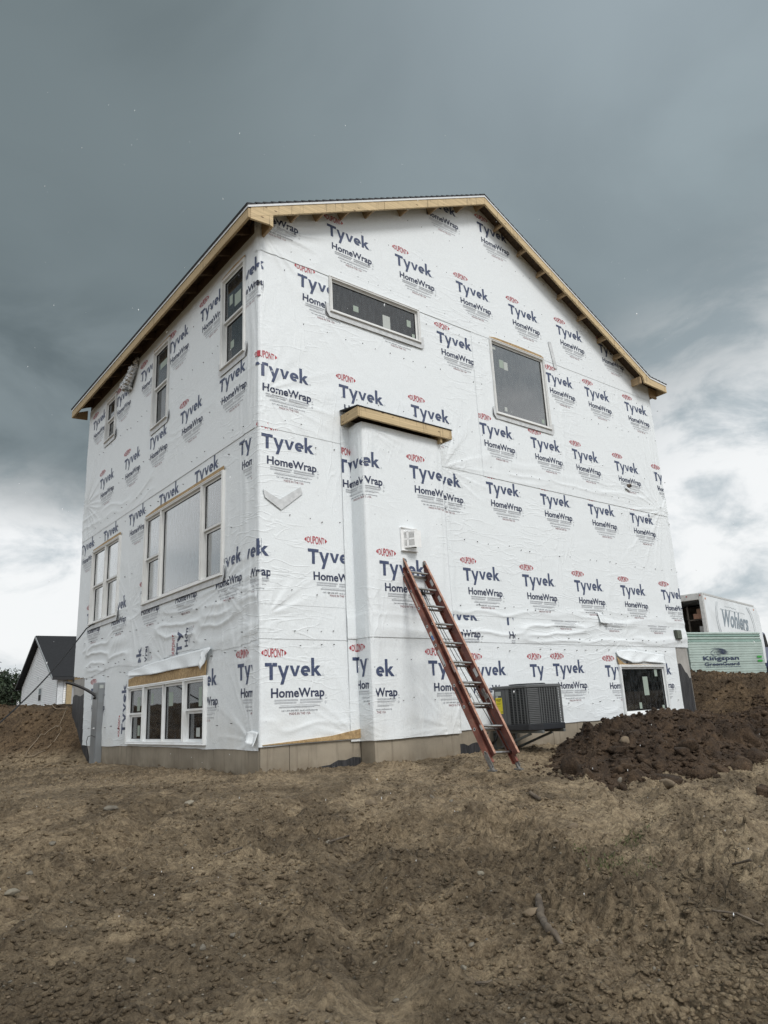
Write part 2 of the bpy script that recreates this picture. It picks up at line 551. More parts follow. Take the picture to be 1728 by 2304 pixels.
# ------------------------------------------------------------------ mesh helpers
class MB:
    def __init__(s):
        s.v, s.f, s.m = [], [], []

    def add(s, vs, fs, mi=0):
        o = len(s.v)
        s.v += [tuple(p) for p in vs]
        s.f += [tuple(i + o for i in q) for q in fs]
        s.m += [mi] * len(fs)
        return s

    def box(s, x0, x1, y0, y1, z0, z1, mi=0):
        x0, x1 = min(x0, x1), max(x0, x1)
        y0, y1 = min(y0, y1), max(y0, y1)
        z0, z1 = min(z0, z1), max(z0, z1)
        v = [(x0, y0, z0), (x1, y0, z0), (x1, y1, z0), (x0, y1, z0), (x0, y0, z1), (x1, y0, z1), (x1, y1, z1), (x0, y1, z1)]
        return s.add(v, [(0, 3, 2, 1), (4, 5, 6, 7), (0, 1, 5, 4), (1, 2, 6, 5), (2, 3, 7, 6), (3, 0, 4, 7)], mi)

    def obox(s, c, ax, ay, az, mi=0):
        """box from centre and three half-extent vectors"""
        c, ax, ay, az = map(Vector, (c, ax, ay, az))
        v = [c + ax * i + ay * j + az * k for k in (-1, 1) for j in (-1, 1) for i in (-1, 1)]
        fs = [(0, 2, 3, 1), (4, 5, 7, 6), (0, 1, 5, 4), (1, 3, 7, 5), (3, 2, 6, 7), (2, 0, 4, 6)]
        if ax.cross(ay).dot(az) < 0:
            fs = [tuple(reversed(q)) for q in fs]
        return s.add(v, fs, mi)

    def beam(s, a, b, wdt, hgt, up=(0, 0, 1), mi=0):
        a, b = Vector(a), Vector(b)
        d = (b - a)
        L = d.length / 2
        d.normalize()
        side = d.cross(Vector(up)).normalized()
        upv = side.cross(d)
        return s.obox((a + b) / 2, d * L, side * (wdt / 2), upv * (hgt / 2), mi)

    def prism(s, poly, off, mi=0):
        """planar polygon (3-D points) extruded by the vector off"""
        n = len(poly)
        off = Vector(off)
        p = [Vector(q) for q in poly]
        nrm = Vector((0, 0, 0))
        for i in range(n):
            nrm += p[i].cross(p[(i + 1) % n])
        if nrm.dot(off) > 0:
            p = p[::-1]
        v = p + [q + off for q in p]
        fs = [tuple(range(n)), tuple(range(2 * n - 1, n - 1, -1))]
        for i in range(n):
            j = (i + 1) % n
            fs.append((j, i, i + n, j + n))
        return s.add(v, fs, mi)

    def tube(s, pts, rad, seg=8, mi=0):
        pts = [Vector(p) for p in pts]
        n = len(pts)
        rs = rad if isinstance(rad, (list, tuple)) else [rad] * n
        ref = Vector((0, 0, 1))
        d0 = (pts[1] - pts[0]).normalized()
        if abs(d0.dot(ref)) > 0.9:
            ref = Vector((1, 0, 0))
        vs = []
        for i, p in enumerate(pts):
            d = (pts[min(i + 1, n - 1)] - pts[max(i - 1, 0)]).normalized()
            a = d.cross(ref).normalized()
            bb = d.cross(a)
            ref = -bb if False else ref
            for k in range(seg):
                th = 2 * PI * k / seg
                vs.append(p + (a * math.cos(th) + bb * math.sin(th)) * rs[i])
        fs = []
        for i in range(n - 1):
            for k in range(seg):
                k2 = (k + 1) % seg
                fs.append((i * seg + k, i * seg + k2, (i + 1) * seg + k2, (i + 1) * seg + k))
        fs.append(tuple(range(seg - 1, -1, -1)))
        fs.append(tuple(range((n - 1) * seg, n * seg)))
        return s.add(vs, fs, mi)

    def mesh(s, name, mats, origin=(0, 0, 0), smooth=False):
        me = bpy.data.meshes.new(name)
        ox, oy, oz = origin
        me.from_pydata([(x - ox, y - oy, z - oz) for x, y, z in s.v], [], s.f)
        for m in (mats if isinstance(mats, (list, tuple)) else [mats]):
            me.materials.append(m)
        me.polygons.foreach_set('material_index', s.m)
        if smooth:
            me.polygons.foreach_set('use_smooth', [True] * len(me.polygons))
        me.update()
        return me

    def link(s, name, mats, parent=None, smooth=False, bevel=0):
        o = (0, 0, 0) if parent is None else tuple(world_loc(parent))
        me = s.mesh(name, mats, o, smooth)
        if bevel:
            bm = bmesh.new()
            bm.from_mesh(me)
            bmesh.ops.bevel(bm, geom=[e for e in bm.edges if len(e.link_faces) == 2 and e.calc_face_angle(0) > 0.5],
                            offset=bevel, segments=1, affect='EDGES', clamp_overlap=True)
            bm.to_mesh(me)
            bm.free()
        ob = bpy.data.objects.new(name, me)
        COL.objects.link(ob)
        ob.parent = parent
        return ob


WL = {}


def world_loc(o):
    p = Vector((0, 0, 0))
    while o is not None:
        p += o.location
        o = o.parent
    return p


def tag(o, label=None, cat=None, group=None, kind=None):
    if label:
        o['label'] = label
    if cat:
        o['category'] = cat
    if group:
        o['group'] = group
    if kind:
        o['kind'] = kind
    return o


def empty(name, loc, label, cat, group=None):
    o = bpy.data.objects.new(name, None)
    COL.objects.link(o)
    o.location = loc
    o.empty_display_size = 0.2
    return tag(o, label, cat, group)


def topmesh(name, mb, mats, base, label, cat, group=None, smooth=False, kind=None, bevel=0):
    """a thing that is one mesh, with its origin at its base"""
    me = mb.mesh(name, mats, base, smooth)
    ob = bpy.data.objects.new(name, me)
    COL.objects.link(ob)
    ob.location = base
    return tag(ob, label, cat, group, kind)


def np_mesh(name, V, Q, mat, smooth=True):
    me = bpy.data.meshes.new(name)
    nv, nq = len(V), len(Q)
    me.vertices.add(nv)
    me.vertices.foreach_set('co', np.asarray(V, np.float32).ravel())
    k = Q.shape[1]
    me.loops.add(nq * k)
    me.loops.foreach_set('vertex_index', Q.astype(np.int32).ravel())
    me.polygons.add(nq)
    me.polygons.foreach_set('loop_start', np.arange(0, nq * k, k, dtype=np.int32))
    me.polygons.foreach_set('use_smooth', np.full(nq, smooth))
    me.update(calc_edges=True)
    me.validate()
    me.materials.append(mat)
    return me


def grid_mesh(name, X, Y, Z, mat, mask=None):
    """X,Y,Z 2-D arrays (rows, cols); mask keeps cells"""
    nr, nc = X.shape
    V = np.stack([X.ravel(), Y.ravel(), Z.ravel()], 1)
    i, j = np.meshgrid(np.arange(nr - 1), np.arange(nc - 1), indexing='ij')
    q = np.stack([i * nc + j, i * nc + j + 1, (i + 1) * nc + j + 1, (i + 1) * nc + j], -1).reshape(-1, 4)
    if mask is not None:
        q = q[mask.ravel()]
    used = np.unique(q)
    remap = np.full(len(V), -1)
    remap[used] = np.arange(len(used))
    return np_mesh(name, V[used], remap[q], mat)


# ------------------------------------------------------------------ terrain
HX, HY = 9.82, 7.73                      # house footprint


RUTS = [([(3.3, -2.5), (1.97, -3.74), (1.5, -4.2), (0.95, -4.8), (0.2, -5.9)], 0.17, 0.085),
        ([(-1.7, -1.3), (-2.25, -1.95), (-2.96, -2.76), (-3.6, -3.6)], 0.13, 0.09),
        ([(-0.7, -2.9), (-1.6, -4.0), (-2.2, -5.2)], 0.16, 0.08),
        ([(0.5, -3.3), (-0.2, -4.4), (-0.9, -5.6)], 0.14, 0.09),
        ([(4.6, -3.6), (3.0, -4.3), (1.9, -5.0)], 0.15, 0.07),
        ([(0.9, -1.2), (-0.6, -1.9), (-2.0, -2.7)], 0.12, 0.06)]


def ground_z(x, y, detail=True):
    x = np.asarray(x, float)
    y = np.asarray(y, float)
    d = np.maximum(0, -y - 0.35)
    z = -0.105 * np.minimum(d, 9) - 0.02 * np.maximum(0, d - 9)
    z = np.where(d < 0.6, z * sstep(0, 0.6, d), z)
    # the fill graded up behind and beside the house
    toe = 6.35 + 0.9 * np.clip(-x, 0, 3)
    wL = 1.9 + 0.5 * np.clip(-x, 0, 4)
    bl = sstep(0, 1, (y - toe) / wL) * 1.11 * sstep(6, 3, x)
    cx = np.clip(0.9 - y, 0, 6)
    plat = 1.20 - 0.09 * np.clip(x - 11.2, 0, 5)
    br = sstep(0, 1, (x - 9.15 - 0.10 * cx) / (2.1 + 0.75 * cx)) * plat * sstep(-7, -2.5, y)
    back = sstep(3.5, 7.0, y) * 1.2 * sstep(0.0, 2.0, x)
    z = np.maximum(np.maximum(z + bl, z + br), np.where((x > 2) & (y > 3.5), back, -9))
    far = sstep(22, 70, np.hypot(x, y))
    z = z * (1 - far) + 1.25 * far * sstep(-30, 10, x * 0.62 + y * 0.78) - 1.1 * far * (1 - sstep(-30, 10, x * 0.62 + y * 0.78))
    inside = (x > 0.06) & (x < HX - 0.06) & (y > 0.06) & (y < HY - 0.06)
    if detail:
        near = sstep(26, 10, np.hypot(x + 2, y + 3))
        steep = np.clip(bl + br, 0, 1)
        z = z + fbm(x * 0.55, y * 0.55, 3, 3) * 0.16 * sstep(0.2, 1.5, -y + steep * 2)
        z = z + fbm(x * 2.2, y * 2.2, 6, 11, 0.60) * 0.115 * near * (0.35 + sstep(0.1, 1.2, -y))
        z = z + (ridged(x * 6.0 + fbm(x * 3, y * 3, 2, 8) * 2, y * 6.0, 33, 1.5) - 0.5) * 0.013 * near + (ridged(x * 15, y * 15 + fbm(x * 7, y * 7, 2, 9) * 2, 34, 1.5) - 0.5) * 0.013 * near
        # wheel / bucket scrapes that run along the slope
        rx, ry = x * 0.82 + y * 0.57, -x * 0.57 + y * 0.82
        z = z + (ridged(rx * 0.5, ry * 2.3, 31, 2.0) - 0.3) * 0.028 * near * sstep(0.5, 2, -y)
        # crumbly clods, in patches
        pm = sstep(-0.02, 0.12, fbm(x * 0.6 + 9, y * 0.6, 3, 41))
        w1, c1 = worley(x * 11, y * 11, 5)
        w2, c2 = worley(x * 24, y * 24, 6)
        z = z + near * pm * np.where(c1 > 0.45, np.maximum(0, 0.42 - w1), 0) * 0.11
        z = z + near * (0.35 + 0.65 * pm) * np.where(c2 > 0.4, np.maximum(0, 0.45 - w2), 0) * 0.055
        z = z + near * fbm(x * 17, y * 17, 3, 77) * 0.034
        # heaved lumps where it was dug, left of the middle foreground and under the bank
        for (hx, hy, hr, hh) in ((-0.9, -3.9, 0.8, 0.09), (-2.9, -3.9, 0.9, 0.07), (0.9, -2.6, 0.9, 0.06), (2.55, -0.95, 0.42, 0.11), (0.2, -5.6, 0.8, 0.08), (-1.2, -5.4, 0.6, 0.06)):
            e = np.exp(-(((x - hx) ** 2 + (y - hy) ** 2) / hr ** 2))
            w3, c3 = worley(x * 7 + hx, y * 7, 15)
            z = z + e * (hh * (0.5 + fbm(x * 3, y * 3, 3, 21)) + np.maximum(0, 0.5 - w3) * 0.09)
        # grooves scraped by tracks, with crumbled edges
        wx_, wy_ = x + fbm(x * 1.3, y * 1.3, 3, 91) * 0.30, y + fbm(x * 1.3 + 7, y * 1.3, 3, 92) * 0.30
        for pts_, wd, dp in RUTS:
            dmin = np.full(np.shape(x), 9.0)
            for (xa, ya), (xb, yb) in zip(pts_[:-1], pts_[1:]):
                dx, dy = xb - xa, yb - ya
                t = np.clip(((wx_ - xa) * dx + (wy_ - ya) * dy) / (dx * dx + dy * dy), 0, 1)
                dmin = np.minimum(dmin, np.hypot(wx_ - xa - t * dx, wy_ - ya - t * dy))
            q = dmin / wd
            z = z - dp * np.exp(-q * q) + np.exp(-((q - 1.7) / 0.6) ** 2) * (dp * 0.22 + np.maximum(0, 0.5 - w1) * dp * 1.3 * (c1 > 0.3))
        # dragged, striated crust towards the right
        clay = sstep(3.4, 5.2, x - 0.9 * y)
        z = z + near * clay * (ridged((x * 0.35 + y * 0.94) * 9 + fbm(x * 1.5, y * 1.5, 3, 95) * 5, (x * 0.94 - y * 0.35) * 1.3, 96, 1.6) - 0.5) * 0.007
        # loose fill on the banks
        z = z + steep * near * (fbm(x * 1.4, y * 1.4, 4, 51) * 0.16 + np.maximum(0, 0.5 - w1) * 0.05)
        # backfill lip along the walls
        lip = np.exp(-((y + 0.28) / 0.22) ** 2) * ((x > -0.3) & (x < 9.9)) + np.exp(-((x + 0.3) / 0.22) ** 2) * ((y > -0.2) & (y < 8))
        z = z + lip * (0.045 * (0.5 + fbm(x * 3 + 3, y * 3, 3, 61)) + np.maximum(0, 0.5 - w1) * 0.02)
    z = np.where(inside, -0.25, z)
    return z


def spacing(a, b, segs):
    """coordinates from a to b; segs = [(until, step)] growing sizes"""
    out = [a]
    for until, s0, s1 in segs:
        st = out[-1]
        L = until - st
        n = max(1, int(round(2 * L / (s0 + s1))))
        t = (np.arange(1, n + 1)) / n
        if abs(s0 - s1) < 1e-6:
            out += list(st + L * t)
        else:
            q = s0 * t + (s1 - s0) * t * t / 2
            out += list(st + L * q / q[-1])
    return np.array(out)


gx = spacing(-400, 500, [(-60, 60, 12), (-14, 8, 0.5), (-5.2, 0.3, 0.03), (4.2, 0.018, 0.018), (11.8, 0.024, 0.032), (26, 0.06, 0.6), (80, 0.8, 8), (600, 10, 90)])
gy = spacing(-300, 600, [(-40, 60, 6), (-8.5, 3, 0.12), (-7.2, 0.04, 0.018), (-3.2, 0.016, 0.019), (0.6, 0.021, 0.026), (10.5, 0.05, 0.06), (24, 0.08, 0.6), (80, 0.8, 8), (700, 10, 90)])
GX, GY = np.meshgrid(gx, gy)
GZ = ground_z(GX, GY)
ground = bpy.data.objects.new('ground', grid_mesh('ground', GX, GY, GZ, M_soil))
COL.objects.link(ground)
tag(ground, kind='structure')


def gz(x, y):
    return float(ground_z(np.array([x]), np.array([y]))[0])


# ------------------------------------------------------------------ the house
house = empty('unfinished_house', (0, 0, 0), 'tall unfinished house wrapped in printed white sheeting on a concrete base', 'house')
ZT = 7.36              # top of the side walls
X_R = 4.595            # ridge position
OV = 0.30              # rake overhang
Z_RIDGE = 9.95
SL = 0.492


def roof_top(x):
    """top surface of the shingles"""
    if x <= X_R:
        return Z_RIDGE - (X_R - x) * SL
    if x <= 9.486:
        return Z_RIDGE - (x - X_R) * 0.5025
    return 7.494 - (x - 9.486) * 0.05


ROOF_T = 0.055
DECK = 0.035


def roof_under(x):
    return roof_top(x) - ROOF_T


def roof_under_v(x):
    return np.where(x <= X_R, Z_RIDGE - (X_R - x) * SL, np.where(x <= 9.486, Z_RIDGE - (x - X_R) * 0.5025, 7.494 - (x - 9.486) * 0.05)) - ROOF_T
# windows: (x0,x1,z0,z1)
WR = {'A': (1.162, 2.971, 6.466, 7.086), 'B': (4.644, 6.162, 5.601, 7.09), 'C': (7.33, 8.835, 0.375, 1.276)}
WLs = {'W1': (0.345, 1.108, 5.64, 7.155), 'W2': (3.135, 3.874, 5.64, 7.155), 'W3': (5.879, 6.50, 6.253, 7.165),
       'D': (0.961, 3.959, 2.546, 4.06), 'E': (5.223, 6.827, 2.547, 4.042), 'F': (1.442, 4.441, 0.34, 1.254)}
CX0, CX1, CD, CZ = 1.4735, 2.965, 0.30, 4.66      # chase


def pmap(side):
    """(u, z, w) -> world; w is the distance out from the wall face; u is x or y"""
    if side == 'R':
        return lambda u_, z_, w_: (u_, -w_, z_)
    if side == 'C':
        return lambda u_, z_, w_: (u_, -CD - w_, z_)
    return lambda u_, z_, w_: (-w_, u_, z_)


def wbox(mb, side, u0_, u1_, z0_, z1_, w0_, w1_, mi=0):
    a = pmap(side)(u0_, z0_, w0_)
    b = pmap(side)(u1_, z1_, w1_)
    return mb.box(a[0], b[0], a[1], b[1], a[2], b[2], mi)


def wpoly(mb, side, poly, w0_, w1_, mi=0):
    p = pmap(side)
    q = [p(a, b, w0_) for a, b in poly]
    off = Vector(p(0, 0, w1_)) - Vector(p(0, 0, w0_))
    return mb.prism(q, off, mi)


def holed_wall(mb, side, outline_top, u0_, u1_, z0_, holes, w0_, w1_):
    """wall made of blocks round its openings; outline_top(u) gives the top"""
    us = sorted(set([u0_, u1_] + [h[0] for h in holes] + [h[1] for h in holes] + [x for x in (X_R, 9.486) if u0_ < x < u1_ and side == 'R']))
    for a, b in zip(us[:-1], us[1:]):
        zs = [z0_]
        for h in sorted(holes, key=lambda h: h[2]):
            if h[0] < (a + b) / 2 < h[1]:
                zs += [h[2], h[3]]
        zs.append(None)
        for k in range(0, len(zs), 2):
            zb = zs[k]
            zt_ = zs[k + 1]
            if zt_ is None:
                wpoly(mb, side, [(a, zb), (b, zb), (b, outline_top(b)), (a, outline_top(a))], w0_, w1_)
            else:
                wpoly(mb, side, [(a, zb), (b, zb), (b, zt_), (a, zt_)], w0_, w1_)


FZ = 0.345
mb = MB()
inset = lambda h: (h[0] + 0.03, h[1] - 0.03, h[2] + 0.03, h[3] - 0.03)
holed_wall(mb, 'R', lambda x: roof_under(x) + 0.0, 0.0, HX, FZ, [inset(h) for h in WR.values()], -0.16, -0.004)
mb.link('wall', M_osb, house)
mb = MB()
holed_wall(mb, 'L', lambda y: roof_under(0) - 0.06, 0.16, HY, FZ, [inset(h) for h in WLs.values()], -0.16, -0.004)
mb.link('wall', M_osb, house)
mb = MB()
mb.box(HX - 0.15, HX - 0.002, 0.16, HY, 1.2, 7.3)
mb.prism([(0.16, HY - 0.15, 0.3), (HX - 0.15, HY - 0.15, 0.3), (HX - 0.15, HY - 0.15, 7.3), (X_R, HY - 0.15, 9.85), (0.16, HY - 0.15, 7.5)], (0, 0.14, 0))
mb.link('wall', M_wrap, house)
# interior: floors, ceilings, partitions so the windows look into dark rooms
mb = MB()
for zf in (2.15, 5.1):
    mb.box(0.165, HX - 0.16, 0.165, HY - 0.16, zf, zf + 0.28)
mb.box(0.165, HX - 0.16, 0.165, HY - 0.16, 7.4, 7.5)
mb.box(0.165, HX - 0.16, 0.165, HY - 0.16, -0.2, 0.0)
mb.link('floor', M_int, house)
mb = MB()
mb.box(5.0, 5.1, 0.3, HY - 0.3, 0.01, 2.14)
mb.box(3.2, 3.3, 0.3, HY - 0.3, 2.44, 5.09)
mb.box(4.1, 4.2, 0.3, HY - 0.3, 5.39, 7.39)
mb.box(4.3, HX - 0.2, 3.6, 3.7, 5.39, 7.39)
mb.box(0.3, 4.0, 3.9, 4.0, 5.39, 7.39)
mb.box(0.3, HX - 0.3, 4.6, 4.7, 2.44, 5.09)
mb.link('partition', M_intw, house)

# foundation panels (each pour panel apart, with a recessed joint)
fnd = MB()
fnd.box(0.03, HX - 0.03, 0.03, HY - 0.03, -0.6, FZ - 0.02)
foundation = fnd.link('foundation', M_conc, house)


def fpanel(side, a, b, z1=FZ, w=0.0, mat=M_conc, th=0.03):
    m_ = MB()
    wbox(m_, side, a + 0.003, b - 0.003, -0.6, z1, w - th, w)
    return m_.link('concrete_panel', mat, foundation, bevel=0.003)


for a, b in ((-0.0, 0.40), (0.40, CX0)):
    fpanel('R', a, b)
for a, b in ((CX1, 5.35), (5.35, 7.75), (7.75, 9.32)):
    fpanel('R', a, b)
fpanel('R', 9.32, HX, 1.655, 0.002, M_concw)
for a, b in ((0.03, 1.25), (1.25, 4.25), (4.25, 6.2)):
    fpanel('L', a, b, w=0.002)
fpanel('L', 6.2, HY, 1.56, 0.002, M_concw)
m_ = MB()
m_.box(CX0, CX1, -CD, -0.002, -0.6, FZ)
m_.link('concrete_panel', M_conc, foundation, bevel=0.004)
# chase framing
mb = MB()
mb.box(CX0 + 0.004, CX1 - 0.004, -CD + 0.004, -0.002, FZ, 4.68)
mb.link('chimney_chase', M_osb, house)

# tar brushed on the footing
def tar(side, poly, w=0.006):
    m2 = MB()
    wpoly(m2, side, poly, w - 0.008, w)
    return m2.link('tar_coating', M_tar, foundation)


random.seed(3)
def brushed(a, b, z0, zf, n, amp):
    pts = [(a, z0)]
    for i in range(n + 1):
        x = a + (b - a) * i / n
        pts.append((x, zf(x) + random.uniform(-amp, amp) * (1 if i % 2 else -1)))
    pts.append((b, z0))
    return pts


tar('R', brushed(9.02, 9.80, -0.3, lambda x: 0.42 + 0.85 * float(sstep(9.05, 9.42, x)) - 0.25 * float(sstep(9.5, 9.8, x)), 13, 0.05))
tar('L', brushed(6.35, 7.72, -0.3, lambda y: 0.1 + 1.15 * float(sstep(6.5, 6.95, y)), 11, 0.035), 0.008)
tar('R', brushed(0.75, 1.46, -0.3, lambda x: 0.045 + 0.06 * float(sstep(0.8, 1.3, x)), 6, 0.02))
tar('R', brushed(2.98, 3.75, -0.3, lambda x: 0.14, 9, 0.022))

# ---------------------------------------------------------------- wrap
def crease(side, u_, z_):
    """folds of the sheet as distance out from the wall (metres)"""
    u_ = np.asarray(u_, float)
    z_ = np.asarray(z_, float)
    s = {'R': 100, 'L': 200, 'C': 300}[side]
    h = (fbm(u_ * 0.9, z_ * 0.9, 3, s) + 0.5) * 0.006
    h = h + (ridged(u_ * 2.2 + z_ * 0.5, z_ * 0.55, s + 3, 5)) * 0.006 * sstep(0.02, 0.2, fbm(u_ * 0.4, z_ * 0.4, 2, s + 5))
    def fan(cu, cz, rad, amp, k=3.0, seed=0):
        du, dz = u_ - cu, z_ - cz
        rr = np.hypot(du, dz)
        th = np.arctan2(dz, du)
        return amp * ridged(th * k * 2.2, rr * 0.5, s + 40 + seed, 3.5) * np.exp(-(rr / rad) ** 2) * sstep(0, 0.15, rr)
    def band(zc, wz, u_a, u_b, amp, fu=0.8, fz=9, seed=0):
        m = np.exp(-((z_ - zc) / wz) ** 2) * sstep(u_a - 0.3, u_a, u_) * sstep(u_b + 0.3, u_b, u_)
        wob = fbm(u_ * 0.8, z_ * 0.8, 3, s + 61 + seed) * 2.0
        return amp * m * ridged(u_ * fu + wob * 0.3, z_ * fz + wob, s + 60 + seed, 2.5)
    def vert(uc, wu, z_a, z_b, amp, fu=9, seed=0, lean=0.0):
        m = np.exp(-((u_ - uc - lean * (z_ - z_a)) / wu) ** 2) * sstep(z_a - 0.2, z_a + 0.2, z_) * sstep(z_b + 0.2, z_b - 0.2, z_)
        wob = fbm(u_ * 0.7, z_ * 0.7, 3, s + 81 + seed) * 2.0
        return amp * m * ridged(u_ * fu + wob, z_ * 0.55 + wob * 0.2, s + 80 + seed, 2.5)
    if side == 'R':
        h = h + fan(0.0, 7.45, 1.6, 0.020, 3.2, 1) + fan(0.05, 4.9, 1.1, 0.012, 2.4, 2) + band(6.95, 0.2, 0.1, 5, 0.008, 0.5, 6, 5)
        h = h + band(1.86, 0.30, 3.0, 9.9, 0.026, 0.7, 8.0, 3) + fan(7.6, 1.75, 0.8, 0.008, 3.0, 4)
        h = h + vert(3.25, 0.32, 1.9, 4.8, 0.018, 8, 1) + vert(4.5, 0.35, 4.3, 6.6, 0.010, 9, 2) + vert(6.5, 0.4, 4.3, 7.0, 0.011, 9, 3)
        h = h + vert(9.5, 0.35, 1.6, 6.9, 0.018, 9, 4) + fan(9.6, 4.5, 1.4, 0.016, 2.6, 6) + band(4.62, 0.22, 5, 9.8, 0.012, 0.6, 8, 7)
        h = h + vert(7.3, 0.5, 2.2, 4.2, 0.008, 7, 8, 0.15) + band(0.55, 0.25, 0.1, 7.2, 0.012, 1.6, 3.5, 9) + fan(1.4, 0.35, 0.9, 0.012, 2.5, 10)
        h = h + fan(3.3, 4.4, 0.9, 0.018, 3.0, 12) + fan(0.1, 1.9, 0.9, 0.012, 2.6, 13)
    elif side == 'L':
        h = h + band(2.0, 0.42, -0.1, 7, 0.026, 0.8, 6.5, 3) + band(4.75, 0.3, 3.8, 7.8, 0.014, 0.7, 6, 4)
        h = h + fan(7.6, 5.2, 1.3, 0.020, 2.8, 1) + fan(4.6, 2.6, 1.1, 0.011, 3.2, 2) + fan(1.0, 2.4, 0.9, 0.018, 3.0, 5)
        h = h + fan(0.2, 0.4, 0.9, 0.010, 2.6, 6) + vert(0.25, 0.3, 1.2, 7.0, 0.013, 9, 7) + fan(2.9, 1.5, 0.9, 0.007, 3.0, 8)
        h = h + vert(5.9, 0.5, 0.4, 1.6, 0.013, 6, 9) + band(5.2, 0.25, 0, 3, 0.008, 0.5, 7, 10)
    else:
        h = h + vert(CX0 + 0.42, 0.2, 0.5, 4.6, 0.010, 9, 1) + vert(CX1 + 0.1, 0.30, 0.9, 4.5, 0.016, 9, 2)
        h = h + band(1.75, 0.25, 1.3, 3.4, 0.012, 0.9, 6, 3) + fan(CX0 + 0.35, 4.6, 0.6, 0.012, 3, 4) + fan(3.1, 0.4, 0.8, 0.012, 2.4, 5)
    return h


# unrolled path of the chase sheet: wall flap, side, front, side, wall flap
CH = [(CX0 - 0.19, 'R'), (CX0, 'S'), (CX0 + CD, 'F'), (CX1 + CD, 'T')]


def chase_pt(u_, z_, w_):
    u_ = np.asarray(u_, float)
    w_ = np.broadcast_to(w_, u_.shape)
    z_ = np.broadcast_to(z_, u_.shape)
    x = np.where(u_ < CX0, u_, np.where(u_ < CX0 + CD, CX0 - w_, np.where(u_ < CX1 + CD, u_ - CD, CX1 + w_)))
    y = np.where(u_ < CX0, -w_, np.where(u_ < CX0 + CD, -(u_ - CX0), np.where(u_ < CX1 + CD, -CD - w_, -CD + (u_ - CX1 - CD))))
    # keep the outside corners closed
    e = 0.012
    k = np.clip((u_ - (CX0 + CD - e)) / e, 0, 1) * (u_ < CX0 + CD)
    y = y - k * w_
    k2 = np.clip((CX0 + CD + e - u_) / e, 0, 1) * (u_ >= CX0 + CD)
    x = x - k2 * w_
    k3 = np.clip((u_ - (CX1 + CD - e)) / e, 0, 1) * (u_ < CX1 + CD)
    x = x + k3 * w_
    return x, y, z_


def surf(side, u_, z_, w_):
    """vectorised sheet position"""
    u_ = np.asarray(u_, float)
    if side == 'C':
        return chase_pt(u_, z_, w_)
    w_ = np.broadcast_to(w_, u_.shape)
    z_ = np.broadcast_to(z_, u_.shape)
    if side == 'R':
        return np.where(u_ < 0, -w_, u_), np.where(u_ < 0, -u_, -w_), z_
    return np.where(u_ < 0, -u_, -w_), np.where(u_ < 0, -w_, u_), z_


SHEETS = {}


def sheet(key, side, ua, ub, za, zb, proud, holes, cut=None, step=0.02, jag=0.0):
    us = np.arange(ua, ub + step * 0.5, step)
    if us[-1] < ub - 1e-4:
        us = np.append(us, ub)
    if side == 'C':
        us = np.unique(np.sort(np.concatenate([us, [CX0 - 1e-4, CX0, CX0 + CD - 0.012, CX0 + CD, CX0 + CD + 0.012, CX1 + CD - 0.012, CX1 + CD]])).round(5))
    zs = np.arange(za, zb + step * 0.5, step)
    U, Z = np.meshgrid(us, zs)
    H = crease(side, U, Z) + proud
    if side != 'C' :
        # lie tight at the outer corner
        H = H * sstep(-0.05, 0.04, U) + (proud + 0.006) * (1 - sstep(-0.05, 0.04, U))
    else:
        H = np.where((U < CX0 + CD + 0.03) & (U > CX0 + CD - 0.03), proud, H)
    Zj = Z.copy()
    if jag:
        # the lower edge of the sheet hangs unevenly
        e = np.exp(-((Z - za) / 0.12))
        Zj = Z + e * (fbm(U * 1.1, Z * 0, 3, hash(key) % 97 if False else len(key) * 7 + 3) * jag)
        H = H + e * 0.012 * (0.5 + fbm(U * 4, Z * 0, 3, 9))
    X, Y, Zz = surf(side, U, Zj, H)
    uc = (U[:-1, :-1] + U[1:, 1:]) / 2
    zc = (Z[:-1, :-1] + Z[1:, 1:]) / 2
    m = np.ones(uc.shape, bool)
    for h in holes:
        m &= ~((uc > h[0] + 0.02) & (uc < h[1] - 0.02) & (zc > h[2] + 0.02) & (zc < h[3] - 0.02))
    if side == 'R':
        m &= zc < roof_under_v(np.clip(uc, 0, HX)) + 0.012
    if cut is not None:
        m &= cut(uc, zc)
    if side == 'L':
        X, Y, Zz = X[:, ::-1], Y[:, ::-1], Zz[:, ::-1]
        m = m[:, ::-1]
    me = grid_mesh('house_wrap', X, Y, Zz, M_wrap, m)
    o = bpy.data.objects.new('house_wrap', me)
    COL.objects.link(o)
    o.parent = house
    SHEETS[key] = (o, side, ua, ub, za, zb, proud, [(h[0], h[1], h[2], h[3]) for h in holes], cut)
    return o


hR = list(WR.values())
hL = list(WLs.values())
notch = lambda uu, zz: ~((uu > CX0 + 0.01) & (uu < CX1 - 0.01))
sheet('R1', 'R', -0.08, 9.36, 0.335, 1.70, 0.004, hR, lambda uu, zz: notch(uu, zz) & ~((uu > 9.30 - 0.10 * (zz < 0.9)) & (zz < 0.32)), jag=0.03)
sheet('R2', 'R', CX1, 9.84, 1.62, 2.12, 0.010, hR)
sheet('R3', 'R', -0.08, 9.835, 2.03, 4.46, 0.013, hR, lambda uu, zz: notch(uu, zz) | (zz > 4.70))
sheet('R3b', 'R', -0.08, CX0, 1.60, 2.12, 0.010, hR)
sheet('R4', 'R', -0.08, 4.24, 4.39, 7.16, 0.018, hR, lambda uu, zz: ~((uu > CX0 + 0.01) & (uu < CX1 - 0.01) & (zz < 4.60)))
sheet('R5', 'R', 4.20, 9.83, 4.385, 7.16, 0.022, hR)
sheet('R6', 'R', -0.08, 9.83, 7.075, 9.95, 0.027, hR)
